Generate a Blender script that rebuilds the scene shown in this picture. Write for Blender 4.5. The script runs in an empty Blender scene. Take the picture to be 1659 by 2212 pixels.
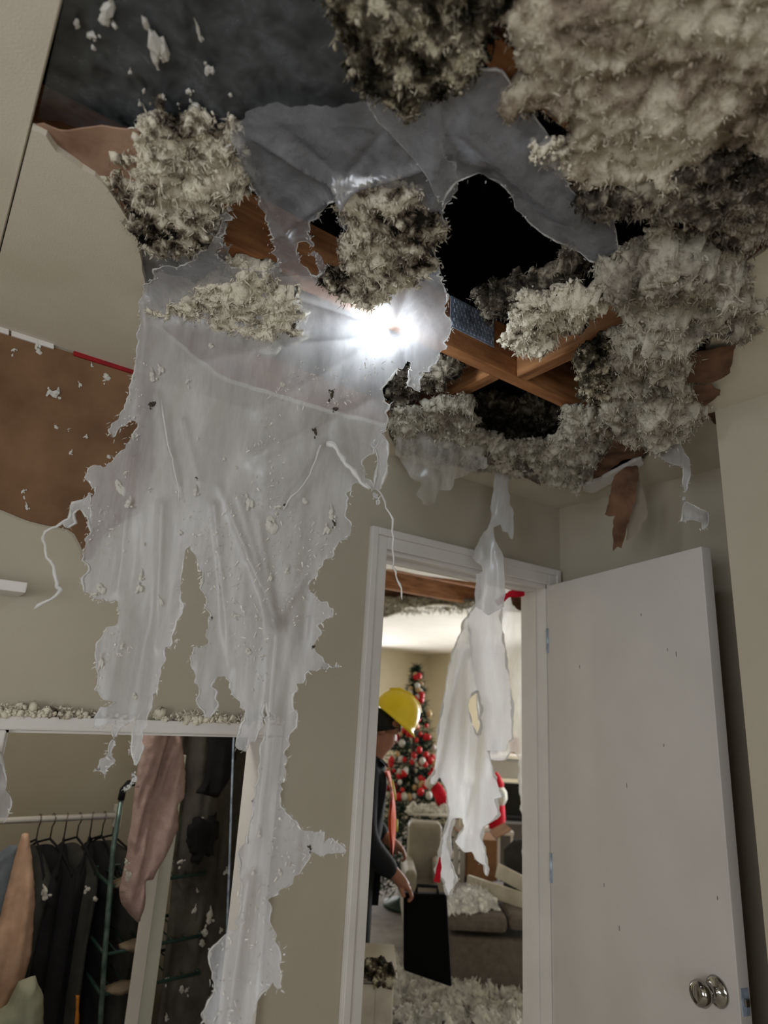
import bpy, bmesh, math, random
import numpy as np
from mathutils import Vector, Matrix

random.seed(7)
rng = np.random.default_rng(7)
SC = bpy.context.scene
COL = SC.collection

# ------------------------------------------------------------------ camera
YAW, PITCH, ROLL, FPX = math.radians(35.15), math.radians(16.43), math.radians(3.28), 1416.0
CAM = np.array([-2.064, -1.686, 1.552])
H = 2.378                      # ceiling height
_fw = np.array([math.sin(YAW) * math.cos(PITCH), math.cos(YAW) * math.cos(PITCH), math.sin(PITCH)])
_r = np.array([math.cos(YAW), -math.sin(YAW), 0.0])
_u = np.cross(_r, _fw)
_c, _s = math.cos(ROLL), math.sin(ROLL)
_r, _u = _c * _r + _s * _u, -_s * _r + _c * _u
cam_data = bpy.data.cameras.new('camera')
cam_data.sensor_fit = 'VERTICAL'
cam_data.sensor_height = 36.0
cam_data.lens = 36.0 * FPX / 2212.0
cam_data.clip_start = 0.02
cam_data.dof.use_dof = True
cam_data.dof.focus_distance = 1.5
cam_data.dof.aperture_fstop = 2.8
cam = bpy.data.objects.new('camera', cam_data)
COL.objects.link(cam)
cam.matrix_world = Matrix(((_r[0], _u[0], -_fw[0], CAM[0]), (_r[1], _u[1], -_fw[1], CAM[1]),
                           (_r[2], _u[2], -_fw[2], CAM[2]), (0, 0, 0, 1)))
SC.camera = cam

# ------------------------------------------------------------------ exposure, sky, daylight
SC.view_settings.view_transform = 'Standard'
SC.view_settings.look = 'None'
SC.view_settings.exposure = 0.0
SC.view_settings.gamma = 1.0
SC.view_settings.use_curve_mapping = False

world = bpy.data.worlds.new('overcast_sky')
SC.world = world
world.use_nodes = True
world.node_tree.nodes['Background'].inputs[0].default_value = (0.78, 0.88, 1.0, 1)
world.node_tree.nodes['Background'].inputs[1].default_value = 0.6

def area_light(name, loc, direction, sx, sy, power, color):
    d = bpy.data.lights.new(name, 'AREA')
    d.shape = 'RECTANGLE'; d.size = sx; d.size_y = sy; d.energy = power; d.color = color
    o = bpy.data.objects.new(name, d); COL.objects.link(o)
    o.location = loc
    o.rotation_euler = Vector(direction).to_track_quat('-Z', 'Y').to_euler()
    return o
# daylight entering by the bedroom windows (behind the camera) and by the living room windows
area_light('bedroom_window_daylight', (-3.93, -1.95, 1.42), (1, 0.0, -0.03), 1.25, 1.1, 30, (0.95, 0.97, 1.0))
area_light('bedroom_back_window_daylight', (-2.5, -3.13, 1.42), (0.0, 1, -0.02), 1.1, 1.1, 12, (0.95, 0.97, 1.0))
area_light('living_room_window_daylight', (4.55, 2.2, 1.35), (-1, -0.05, 0.0), 2.2, 1.5, 185, (0.93, 0.97, 1.0))
area_light('living_room_far_window_daylight', (2.4, 6.3, 1.35), (-0.1, -1, 0.0), 2.0, 1.5, 80, (0.95, 0.97, 1.0))

# ------------------------------------------------------------------ projection helpers (photo pixel -> point on a real surface)
def rays(px):
    px = np.atleast_2d(np.asarray(px, float))
    return _fw[None] + np.outer((px[:, 0] - 829.5) / FPX, _r) - np.outer((px[:, 1] - 1106.0) / FPX, _u)
ES = np.array([math.cos(YAW), -math.sin(YAW), 0.0])     # horizontal, across the view
ED = np.array([math.sin(YAW), math.cos(YAW), 0.0])      # horizontal, along the view
EZ = np.array([0.0, 0.0, 1.0])

class Plane:
    """a flat frame: origin o, in-plane axes a, b, normal n pointing to the room"""
    def __init__(self, o, a, b, n):
        self.o, self.a, self.b, self.n = [np.array(v, float) for v in (o, a, b, n)]
    def to2(self, px):
        d = rays(px); t = ((self.o - CAM) @ self.n) / (d @ self.n)
        p = CAM + d * t[:, None] - self.o
        return np.stack([p @ self.a, p @ self.b], 1)
    def to3(self, q, h=0.0):
        h = np.broadcast_to(np.asarray(h, float), (len(q),))
        return self.o + np.outer(q[:, 0], self.a) + np.outer(q[:, 1], self.b) + np.outer(h, self.n)
    def nrm(self, q): return np.broadcast_to(self.n, (len(q), 3))
def ceil_at(z): return Plane((0, 0, z), (1, 0, 0), (0, 1, 0), (0, 0, -1))
def wall_y(y): return Plane((0, y, 0), (1, 0, 0), (0, 0, 1), (0, -1, 0))
def wall_x(x): return Plane((x, 0, 0), (0, 1, 0), (0, 0, 1), (-1, 0, 0))
def vert(d, turn=0.0):
    e = ED * math.cos(turn) + ES * math.sin(turn)
    a = np.array([e[1], -e[0], 0.0])
    return Plane(np.array([CAM[0], CAM[1], 0]) + ED * d, a, EZ, -e)

class Drape:
    """a sheet that runs along under the ceiling and then bends down to hang; (s, w) = across, along the cloth"""
    W0, RHO = 1.25, 0.10
    def to2(self, px):
        d = rays(px)
        tc = np.where(d[:, 2] > 1e-6, (H - CAM[2]) / np.maximum(d[:, 2], 1e-6), 1e9)
        tv = self.W0 / (d @ ED)
        pc = CAM + d * tc[:, None]; pv = CAM + d * tv[:, None]
        isc = tc < tv
        s = np.where(isc, (pc - CAM) @ ES, (pv - CAM) @ ES)
        w = np.where(isc, (pc - CAM) @ ED, self.W0 + H - pv[:, 2])
        return np.stack([s, w], 1)
    def _path(self, w):
        R, W = self.RHO, self.W0
        th = np.clip((w - (W - R)) / (2 * R), 0, 1) * math.pi / 2
        d = np.where(w < W - R, w, W - R + R * np.sin(th))
        z = np.where(w < W - R, H, np.where(w > W + R, H - (w - W), H - R + R * np.cos(th)))
        return d, z, th
    def nrm(self, q):
        d, z, th = self._path(q[:, 1])
        return -np.outer(np.cos(th), EZ) - np.outer(np.sin(th), ED)
    def to3(self, q, h=0.0):
        h = np.broadcast_to(np.asarray(h, float), (len(q),))
        d, z, th = self._path(q[:, 1])
        base = np.array([CAM[0], CAM[1], 0.0])
        return base + np.outer(q[:, 0], ES) + np.outer(d, ED) + np.outer(z, EZ) + self.nrm(q) * h[:, None]
DRAPE = Drape()

# ------------------------------------------------------------------ noise
def _hash(ix, iy, iz, seed):
    h = (ix.astype(np.int64) * 374761393 + iy.astype(np.int64) * 668265263 + iz.astype(np.int64) * 2147483647 + seed * 974711) & 0xFFFFFFFF
    h = ((h ^ (h >> 13)) * 1274126177) & 0xFFFFFFFF
    h = (h ^ (h >> 16)) & 0xFFFFFF
    return h / float(0xFFFFFF) * 2 - 1
def vnoise(p, seed=0):
    p = np.asarray(p, float)
    if p.shape[1] == 2: p = np.column_stack([p, np.zeros(len(p))])
    i = np.floor(p).astype(np.int64); f = p - i; f = f * f * (3 - 2 * f)
    o = 0
    for dx in (0, 1):
        for dy in (0, 1):
            for dz in (0, 1):
                w = (f[:, 0] if dx else 1 - f[:, 0]) * (f[:, 1] if dy else 1 - f[:, 1]) * (f[:, 2] if dz else 1 - f[:, 2])
                o = o + w * _hash(i[:, 0] + dx, i[:, 1] + dy, i[:, 2] + dz, seed)
    return o
def fbm(p, freq, octv=3, seed=0, gain=0.5):
    p = np.asarray(p, float); o = 0; a = 1.0
    for k in range(octv):
        o = o + a * vnoise(p * freq * (2 ** k) + 17.3 * k, seed + k); a *= gain
    return o

# ------------------------------------------------------------------ mesh helpers
def mesh_obj(name, V, F, mat=None, parent=None, smooth=False):
    me = bpy.data.meshes.new(name)
    me.from_pydata([tuple(map(float, v)) for v in V], [], [tuple(map(int, f)) for f in F])
    if smooth:
        me.polygons.foreach_set('use_smooth', np.ones(len(me.polygons), bool))
    me.update()
    if mat: me.materials.append(mat)
    o = bpy.data.objects.new(name, me); COL.objects.link(o)
    if parent: attach(o, parent)
    return o
def attach(o, parent):
    bpy.context.view_layer.update()
    o.parent = parent
    o.matrix_parent_inverse = parent.matrix_world.inverted()
def tag(o, label=None, cat=None, group=None, kind=None):
    if label: o['label'] = label
    if cat: o['category'] = cat
    if group: o['group'] = group
    if kind: o['kind'] = kind
    return o
def thing(name, label, cat, loc, group=None):
    o = bpy.data.objects.new(name, None); COL.objects.link(o)
    o.location = tuple(map(float, loc)); o.empty_display_size = 0.05
    return tag(o, label, cat, group)
class MB:
    def __init__(s): s.V = []; s.F = []
    def add(s, V, F):
        n = len(s.V); s.V.extend([tuple(map(float, v)) for v in V]); s.F.extend([tuple(int(i) + n for i in f) for f in F]); return s
    def box(s, lo, hi):
        x0, y0, z0 = lo; x1, y1, z1 = hi
        return s.add([(x0, y0, z0), (x1, y0, z0), (x1, y1, z0), (x0, y1, z0), (x0, y0, z1), (x1, y0, z1), (x1, y1, z1), (x0, y1, z1)],
                     [(0, 3, 2, 1), (4, 5, 6, 7), (0, 1, 5, 4), (1, 2, 6, 5), (2, 3, 7, 6), (3, 0, 4, 7)])
    def obox(s, c, ax, ay, az):
        """oriented box: centre and three half-axis vectors"""
        c, ax, ay, az = [np.array(v, float) for v in (c, ax, ay, az)]
        V = [c + i * ax + j * ay + k * az for k in (-1, 1) for (i, j) in ((-1, -1), (1, -1), (1, 1), (-1, 1))]
        return s.add(V, [(0, 3, 2, 1), (4, 5, 6, 7), (0, 1, 5, 4), (1, 2, 6, 5), (2, 3, 7, 6), (3, 0, 4, 7)])
    def tube(s, pts, rad, n=8, cap=True):
        pts = [np.array(p, float) for p in pts]
        if np.isscalar(rad): rad = [rad] * len(pts)
        V = []; F = []
        prev = None
        for i, p in enumerate(pts):
            t = pts[min(i + 1, len(pts) - 1)] - pts[max(i - 1, 0)]
            t = t / (np.linalg.norm(t) + 1e-9)
            if prev is None:
                a = np.cross(t, (0, 0, 1)) if abs(t[2]) < .9 else np.cross(t, (1, 0, 0))
            else:
                a = prev - t * (prev @ t)
            a = a / (np.linalg.norm(a) + 1e-9); b = np.cross(t, a); prev = a
            for k in range(n):
                q = 2 * math.pi * k / n
                V.append(p + rad[i] * (math.cos(q) * a + math.sin(q) * b))
        for i in range(len(pts) - 1):
            for k in range(n):
                F.append((i * n + k, i * n + (k + 1) % n, (i + 1) * n + (k + 1) % n, (i + 1) * n + k))
        if cap:
            F.append(tuple(range(n))[::-1]); F.append(tuple((len(pts) - 1) * n + k for k in range(n)))
        return s.add(V, F)
    def lathe(s, prof, o, axis=(0, 0, 1), n=20):
        """prof: (radius, height) pairs around axis at o"""
        ax = np.array(axis, float); ax /= np.linalg.norm(ax)
        a = np.cross(ax, (0, 0, 1)) if abs(ax[2]) < .9 else np.cross(ax, (1, 0, 0))
        a /= np.linalg.norm(a); b = np.cross(ax, a); o = np.array(o, float)
        V = [o + h * ax + r * (math.cos(2 * math.pi * k / n) * a + math.sin(2 * math.pi * k / n) * b) for r, h in prof for k in range(n)]
        F = [(i * n + k, i * n + (k + 1) % n, (i + 1) * n + (k + 1) % n, (i + 1) * n + k) for i in range(len(prof) - 1) for k in range(n)]
        F.append(tuple(range(n))[::-1]); F.append(tuple((len(prof) - 1) * n + k for k in range(n)))
        return s.add(V, F)
    def build(s, name, mat, parent=None, smooth=False, bevel=0):
        o = mesh_obj(name, s.V, s.F, mat, parent, smooth)
        if bevel:
            m = o.modifiers.new('bevel', 'BEVEL'); m.width = bevel; m.segments = 2; m.limit_method = 'ANGLE'
        return o

def poly_inside(P, poly):
    x, y = P[:, 0], P[:, 1]; ins = np.zeros(len(P), bool)
    n = len(poly); j = n - 1
    for i in range(n):
        xi, yi = poly[i]; xj, yj = poly[j]
        if yi != yj:
            c = (yi > y) != (yj > y)
            ins ^= c & (x < (xj - xi) * (y - yi) / (yj - yi) + xi)
        j = i
    return ins
def seg_dist(P, loops):
    best = np.full(len(P), 1e9); near = P.copy()
    for L in loops:
        L = np.asarray(L); A = L; B = np.roll(L, -1, 0)
        for i0 in range(0, len(P), 4000):
            Q = P[i0:i0 + 4000]
            AB = B - A; l2 = (AB ** 2).sum(1) + 1e-18
            t = np.clip(((Q[:, None] - A[None]) * AB[None]).sum(2) / l2[None], 0, 1)
            C = A[None] + t[..., None] * AB[None]
            d = np.linalg.norm(Q[:, None] - C, axis=2)
            k = d.argmin(1); dm = d[np.arange(len(Q)), k]
            m = dm < best[i0:i0 + 4000]
            best[i0:i0 + 4000][m] = dm[m]; near[i0:i0 + 4000][m] = C[np.arange(len(Q)), k][m]
    return best, near
def jag(poly, amp, step, seed=0, straight=()):
    """roughen an outline: subdivide and push to the side by noise; edges listed in straight stay straight"""
    poly = np.asarray(poly, float); out = []
    for i in range(len(poly)):
        a, b = poly[i], poly[(i + 1) % len(poly)]
        L = np.linalg.norm(b - a)
        if i in straight or L < 1e-9: out.append(a); continue
        n = max(1, int(L / step)); nv = np.array([-(b - a)[1], (b - a)[0]]) / L
        for k in range(n):
            t = k / n; p = a + (b - a) * t
            e = min(1.0, 3 * t, 3 * (1 - t)) if n > 2 else .5
            q = p[None] / (step * 5)
            off = amp * (0.8 * vnoise(q, seed)[0] + 0.7 * vnoise(q * 3.1, seed + 5)[0] + 0.55 * vnoise(q * 9.7, seed + 6)[0]) * (0.35 + 0.65 * e)
            out.append(p + nv * off)
    return np.array(out)
def fill(outer, holes, g):
    loops = [np.asarray(outer)] + [np.asarray(h) for h in holes]
    lo = loops[0].min(0) - g; hi = loops[0].max(0) + g
    nx = int((hi[0] - lo[0]) / g) + 1; ny = int((hi[1] - lo[1]) / g) + 1
    X, Y = np.meshgrid(lo[0] + (np.arange(nx) + .5) * g, lo[1] + (np.arange(ny) + .5) * g, indexing='ij')
    cc = np.stack([X.ravel(), Y.ravel()], 1)
    ins = poly_inside(cc, loops[0])
    for h in loops[1:]: ins &= ~poly_inside(cc, h)
    k = np.nonzero(ins)[0]; ix, iy = k // ny, k % ny
    nid = lambda i, j: i * (ny + 1) + j
    Q = np.stack([nid(ix, iy), nid(ix + 1, iy), nid(ix + 1, iy + 1), nid(ix, iy + 1)], 1)
    un, inv = np.unique(Q, return_inverse=True); Q = inv.reshape(Q.shape)
    P = np.stack([lo[0] + (un // (ny + 1)) * g, lo[1] + (un % (ny + 1)) * g], 1)
    E = np.concatenate([Q[:, [0, 1]], Q[:, [1, 2]], Q[:, [2, 3]], Q[:, [3, 0]]])
    key = np.sort(E, 1); kk = key[:, 0] * len(P) + key[:, 1]
    u, idx, cnt = np.unique(kk, return_index=True, return_counts=True)
    BE = E[idx[cnt == 1]]
    bn = np.unique(BE)
    d, near = seg_dist(P[bn], loops)
    m = d < 1.3 * g
    P[bn[m]] = near[m]
    return P, Q, BE, loops

def film(name, frame, poly_px, holes_px=(), g=0.01, disp=None, mat=None, edge_mat=None, jit=(0.006, 0.012), edge_r=0.0018, seed=0, parent=None,
         straight=(), edge_skip=None, hole_jit=None, fringe=.7):
    outer = jag(frame.to2(poly_px), jit[0], jit[1], seed, straight)
    hj = hole_jit or jit
    holes = [jag(frame.to2(h), hj[0], hj[1], seed + 9 + i) for i, h in enumerate(holes_px)]
    P, Q, BE, loops = fill(outer, holes, g)
    h = disp(P) if disp else np.zeros(len(P))
    V = frame.to3(P, h)
    o = mesh_obj(name, V, Q, mat, parent, True)
    if edge_mat is not None and edge_r > 0:
        bn = np.unique(BE); mp = {b: i for i, b in enumerate(bn)}
        N = frame.nrm(P[bn]); B = V[bn]
        T = np.cross(N, (0, 0, 1.0)); T = np.where(np.linalg.norm(T, axis=1)[:, None] < .3, np.array([[1.0, 0, 0]]), T)
        T = T / np.linalg.norm(T, axis=1)[:, None]; S = np.cross(N, T)
        rr = edge_r * (1.0 + 1.5 * np.clip(fbm(B, 32, 2, seed + 3), -.6, 1.6))[:, None]
        wob = N * (edge_r * 1.2 * fbm(B, 60, 2, seed + 8))[:, None]
        ring = np.stack([B + wob + T * rr, B + wob + N * rr, B + wob - T * rr, B + wob + S * rr, B + wob - N * rr, B + wob - S * rr], 1)
        ring = ring[:, [0, 1, 2, 4]]
        VV = ring.reshape(-1, 3); FF = []
        for a, b in BE:
            if edge_skip is not None and P[a, 1] < edge_skip: continue
            ia, ib = mp[a] * 4, mp[b] * 4
            for k in range(4): FF.append((ia + k, ia + (k + 1) % 4, ib + (k + 1) % 4, ib + k))
        keep = np.ones(len(bn), bool) if edge_skip is None else P[bn, 1] >= edge_skip
        if fringe and keep.any():
            SV, SF = slivers(B[keep], N[keep] * .3, int(keep.sum() * fringe), .0055, .0010, seed + 2, .35); m0 = len(VV)
            VV = np.concatenate([VV, SV]); FF = FF + [tuple(i + m0 for i in f) for f in SF]
        mesh_obj('torn_edge', VV, FF, edge_mat, o, True)
    return o

def plate(name, frame, poly_px=None, poly2=None, holes2=(), g=0.03, thick=0.0127, lift=0.0, jit=(0, .03), mat=None, parent=None, seed=0, disp=None, straight=(), smooth=False):
    """a sheet with real thickness lying on the frame (front at lift, back at lift - thick)"""
    p2 = frame.to2(poly_px) if poly2 is None else np.asarray(poly2, float)
    outer = jag(p2, jit[0], jit[1], seed, straight) if jit[0] else p2
    P, Q, BE, loops = fill(outer, holes2, g)
    h = (disp(P) if disp else np.zeros(len(P))) + lift
    n = len(P)
    V = np.concatenate([frame.to3(P, h), frame.to3(P, h - thick)])
    F = [tuple(q) for q in Q] + [tuple(q[::-1] + n) for q in Q] + [(b, a, a + n, b + n) for a, b in BE]
    return mesh_obj(name, V, F, mat, parent, smooth)

TUFT = []
def _make_tufts():
    for k in range(4):
        bm = bmesh.new(); bmesh.ops.create_icosphere(bm, subdivisions=1, radius=1.0)
        r = random.Random(k)
        for v in bm.verts:
            v.co *= 0.65 + 0.7 * r.random()
        V = np.array([v.co[:] for v in bm.verts]); F = [[v.index for v in f.verts] for f in bm.faces]
        TUFT.append((V, F)); bm.free()
_make_tufts()
def tufts(pts, size, seed=0, stretch=None):
    """many small ragged flakes as one mesh"""
    r = np.random.default_rng(seed); VV = []; FF = []; n = 0
    for p in pts:
        V, F = TUFT[r.integers(4)]
        A = r.normal(size=(3, 3)); A, _ = np.linalg.qr(A)
        sc = size * np.exp(r.normal(0, .45)) * (0.5 + r.random(3))
        W = (V * sc) @ A
        if stretch is not None: W = W + np.outer(W @ stretch, stretch) * 1.2
        VV.append(W + p); FF.extend([[i + n for i in f] for f in F]); n += len(V)
    return np.concatenate(VV), FF

def slivers(base, nrm, n, length, width, seed, down=0.5):
    """loose fibres: thin tapering blades standing off a surface"""
    r = np.random.default_rng(seed); k = r.integers(0, len(base), n)
    d = nrm[k] * (.2 + .6 * r.random((n, 1))) + r.normal(0, .75, (n, 3)) + np.array([0, 0, -down])
    d /= np.linalg.norm(d, axis=1)[:, None]
    a = np.cross(d, r.normal(size=(n, 3))); a /= np.linalg.norm(a, axis=1)[:, None] + 1e-9
    L = length * np.minimum(np.exp(r.normal(0, .45, n)), 1.7)[:, None]; w = width * (.5 + r.random((n, 1)))
    p = base[k] + r.normal(0, .003, (n, 3)); bend = r.normal(0, .25, (n, 3)) * L
    V = np.stack([p - a * w, p + a * w, p + d * L * .55 + bend * .4 + a * w * .9, p + d * L * .55 + bend * .4 - a * w * .9, p + d * L + bend], 1).reshape(-1, 3)
    i = np.arange(n)[:, None] * 5
    F = [tuple(q) for q in (i + np.array([[0, 1, 2, 3]]))] + [tuple(q) for q in (i + np.array([[3, 2, 4]]))]
    return V, F
def clump(name, label, frame, poly_px, mat, thick=0.06, edge=0.05, g=0.005, seed=0, rough=0.016, fine=0.010, jit=(0.030, 0.009), back=0.012,
          n_tuft=160, tuft=0.003, tuft_mat=None, lift=0.0, cat='insulation', group='insulation hanging from the broken ceiling', freq=22, fibre=(.009, .0010), dens=75000, down=.5, cap=16000):
    outer = jag(frame.to2(poly_px), jit[0], jit[1], seed)
    P, Q, BE, loops = fill(outer, [], g)
    d, _ = seg_dist(P, loops)
    t = np.clip(d / edge, 0, 1); base = np.sqrt(1 - (1 - t) ** 2)
    n3 = np.column_stack([P, np.full(len(P), seed * 1.7)])
    warp = np.column_stack([fbm(n3, 18, 2, seed + 30), fbm(n3, 18, 2, seed + 31), 0 * P[:, 0]]) * .02
    big = fbm(n3, 6, 2, seed); mid = fbm(n3 + warp, freq, 3, seed + 4); fin = fbm(n3 + warp, 52, 2, seed + 8, .6)
    h = lift + thick * base * (0.75 + .45 * big) + np.minimum(t * 3, 1) * (rough * mid + fine * fin)
    n = len(P)
    V = np.concatenate([frame.to3(P, h), frame.to3(P, np.minimum(h, lift) - back)])
    # sideways wobble makes overhangs, so that it reads as loose fluff and not as a relief
    wob = np.stack([fbm(V, 55, 2, seed + 20), fbm(V, 55, 2, seed + 21), fbm(V, 55, 2, seed + 22)], 1) * fine
    V = V + wob
    F = [tuple(q) for q in Q] + [tuple(q[::-1] + n) for q in Q] + [(b, a, a + n, b + n) for a, b in BE]
    o = mesh_obj(name, V, F, mat, None, True)
    tag(o, label, cat, group)
    area = len(Q) * g * g
    bn = np.unique(BE); N = frame.nrm(P)
    r = np.random.default_rng(seed)
    src = np.concatenate([np.arange(n), np.repeat(bn, max(1, int(.25 * n / max(1, len(bn)))))])
    k = int(min(cap, area * dens)) + 4
    TV, TF = slivers(V[:n][src], N[src], k, fibre[0], fibre[1], seed, down)
    if n_tuft:
        pts = np.concatenate([V[r.choice(bn, n_tuft // 2)], V[r.choice(n, n_tuft // 2)]]) + r.normal(0, .004, (n_tuft // 2 * 2, 3))
        V2, F2 = tufts(pts, tuft, seed); m0 = len(TV)
        TV = np.concatenate([TV, V2]); TF = TF + [tuple(i + m0 for i in f) for f in F2]
    f = mesh_obj('loose_fluff', TV, TF, tuft_mat or mat, o, True); f['kind'] = 'stuff'
    return o

# ------------------------------------------------------------------ materials
def srgb(r, g, b):
    f = lambda c: (c / 255 / 12.92) if c / 255 <= .04045 else ((c / 255 + .055) / 1.055) ** 2.4
    return (f(r), f(g), f(b), 1)
def new_mat(name):
    m = bpy.data.materials.new(name); m.use_nodes = True
    nt = m.node_tree; bs = nt.nodes['Principled BSDF']
    return m, nt, bs
def ramp(nt, src, stops):
    r = nt.nodes.new('ShaderNodeValToRGB'); e = r.color_ramp.elements
    while len(e) < len(stops): e.new(.5)
    for k, (p, c) in enumerate(stops): e[k].position = p; e[k].color = c
    nt.links.new(src, r.inputs[0]); return r
def noise_node(nt, scale, detail=4, rough=.55, vec=None, dist=0.0):
    n = nt.nodes.new('ShaderNodeTexNoise'); n.inputs['Scale'].default_value = scale
    n.inputs['Detail'].default_value = detail; n.inputs['Roughness'].default_value = rough
    n.inputs['Distortion'].default_value = dist
    tc = nt.nodes.new('ShaderNodeTexCoord')
    if vec:
        mp = nt.nodes.new('ShaderNodeMapping'); mp.inputs['Scale'].default_value = vec
        nt.links.new(tc.outputs['Object'], mp.inputs[0]); nt.links.new(mp.outputs[0], n.inputs['Vector'])
    else:
        nt.links.new(tc.outputs['Object'], n.inputs['Vector'])
    return n
def M(name, c, c2=None, scale=8, rough=.7, bump=0.0, bscale=60, metal=0.0, spec=.3, lo=.35, hi=.65, vec=None, detail=4):
    m, nt, bs = new_mat(name)
    bs.inputs['Roughness'].default_value = rough; bs.inputs['Metallic'].default_value = metal
    bs.inputs['Specular IOR Level'].default_value = spec
    if c2 is None: c2 = tuple(x * .9 for x in c[:3]) + (1,)
    n = noise_node(nt, scale, detail, vec=vec)
    r = ramp(nt, n.outputs[0], [(lo, c), (hi, c2)])
    nt.links.new(r.outputs[0], bs.inputs['Base Color'])
    if bump:
        b = nt.nodes.new('ShaderNodeBump'); b.inputs['Strength'].default_value = bump; b.inputs['Distance'].default_value = .004
        n2 = noise_node(nt, bscale, 3); nt.links.new(n2.outputs[0], b.inputs['Height']); nt.links.new(b.outputs[0], bs.inputs['Normal'])
    return m
def fluff_mat(name, dark=.42, soft=.12, cream=(206, 199, 181), mid=(132, 122, 106), black=(30, 27, 22), scale=34):
    """loose-fill insulation: pale fibre with soot and dirt in patches"""
    m, nt, bs = new_mat(name)
    bs.inputs['Roughness'].default_value = .95; bs.inputs['Specular IOR Level'].default_value = .05
    n1 = noise_node(nt, scale, 6, .62, dist=.4); n2 = noise_node(nt, 6, 3, .5)
    mx = nt.nodes.new('ShaderNodeMix'); mx.data_type = 'FLOAT'; mx.inputs['Factor'].default_value = .38
    nt.links.new(n1.outputs[0], mx.inputs[2]); nt.links.new(n2.outputs[0], mx.inputs[3])
    r = ramp(nt, mx.outputs[0], [(dark - soft * .5, srgb(*black)), (dark + soft * .15, srgb(*mid)), (dark + soft * .6, srgb(*cream)), (min(.95, dark + soft * 2.2), srgb(*[min(255, c + 14) for c in cream]))])
    nt.links.new(r.outputs[0], bs.inputs['Base Color'])
    b = nt.nodes.new('ShaderNodeBump'); b.inputs['Strength'].default_value = .7; b.inputs['Distance'].default_value = .004
    n3 = noise_node(nt, 150, 4, .65); nt.links.new(n3.outputs[0], b.inputs['Height']); nt.links.new(b.outputs[0], bs.inputs['Normal'])
    return m
def film_mat(name, color, clear=.2, trans=.5, gloss=.12, rough=.25, streak=0.12):
    """polythene: part see-through, part milky, with a soft sheen"""
    m, nt, bs = new_mat(name); nt.nodes.remove(bs)
    out = nt.nodes['Material Output']
    tr = nt.nodes.new('ShaderNodeBsdfTransparent'); di = nt.nodes.new('ShaderNodeBsdfDiffuse'); tl = nt.nodes.new('ShaderNodeBsdfTranslucent'); gl = nt.nodes.new('ShaderNodeBsdfGlossy')
    gl.inputs['Roughness'].default_value = rough; gl.inputs['Color'].default_value = (.9, .92, .95, 1)
    n = noise_node(nt, 16, 5, .65, vec=(1, 1, .22), dist=.3)
    rc = ramp(nt, n.outputs[0], [(.3, tuple(c * (1 - streak) for c in color[:3]) + (1,)), (.58, color), (.70, tuple(min(1, c * 1.18) for c in color[:3]) + (1,))])
    for s in (di, tl): nt.links.new(rc.outputs[0], s.inputs['Color'])
    m1 = nt.nodes.new('ShaderNodeMixShader'); m1.inputs[0].default_value = trans
    nt.links.new(di.outputs[0], m1.inputs[1]); nt.links.new(tl.outputs[0], m1.inputs[2])
    m2 = nt.nodes.new('ShaderNodeMixShader')
    n2 = noise_node(nt, 22, 5, .65, vec=(1, 1, .25), dist=.3); ma = nt.nodes.new('ShaderNodeMapRange')
    ma.inputs['From Min'].default_value = .3; ma.inputs['From Max'].default_value = .7
    ma.inputs['To Min'].default_value = min(1, clear * 1.5); ma.inputs['To Max'].default_value = clear * .5
    nt.links.new(n2.outputs[0], ma.inputs[0]); nt.links.new(ma.outputs[0], m2.inputs[0])
    nt.links.new(m1.outputs[0], m2.inputs[1]); nt.links.new(tr.outputs[0], m2.inputs[2])
    m3 = nt.nodes.new('ShaderNodeMixShader'); m3.inputs[0].default_value = gloss
    nt.links.new(m2.outputs[0], m3.inputs[1]); nt.links.new(gl.outputs[0], m3.inputs[2])
    nt.links.new(m3.outputs[0], out.inputs['Surface'])
    return m

MAT = dict(
    wall=M('beige_wall_paint', srgb(174, 166, 149), srgb(168, 160, 142), 3, .75, .12, 220),
    ceil=M('ceiling_paint', srgb(205, 198, 182), srgb(196, 188, 170), 4, .85, .2, 260),
    white=M('white_trim_paint', srgb(214, 210, 204), srgb(206, 202, 196), 5, .45),
    door=M('white_door_paint', srgb(202, 197, 192), srgb(195, 190, 184), 3, .4),
    brown=M('brown_kraft_paper', srgb(122, 92, 66), srgb(100, 72, 50), 7, .9, .25, 90),
    dkbrown=M('torn_brown_paper', srgb(112, 82, 62), srgb(80, 57, 42), 20, .95, .4, 90),
    wood=M('pine_framing', srgb(176, 122, 78), srgb(128, 82, 50), 6, .8, .2, 60, vec=(1, 8, 8)),
    woodY=M('pine_framing_cross', srgb(170, 120, 78), srgb(122, 80, 50), 6, .8, .2, 60, vec=(8, 1, 8)),
    attic=M('unlit_attic', srgb(20, 18, 16), srgb(12, 11, 10), 5, .95),  # near-black colour stands for the darkness of the unlit attic
    steel=M('galvanised_steel', srgb(178, 192, 212), srgb(120, 132, 150), 40, .4, .3, 120, metal=.25),
    chrome=M('chrome', srgb(170, 168, 162), srgb(150, 148, 142), 8, .12, metal=1.0),
    red=M('red_tape', srgb(150, 22, 24), srgb(120, 14, 18), 20, .6),
    flecks=M('white_fluff', srgb(226, 224, 216), srgb(196, 192, 182), 60, .95, .5, 160),
    carpet=M('carpet', srgb(206, 198, 186), srgb(188, 180, 168), 40, .95, .4, 200),  # floor out of view, made pale to bounce light up to the ceiling
)
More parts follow.
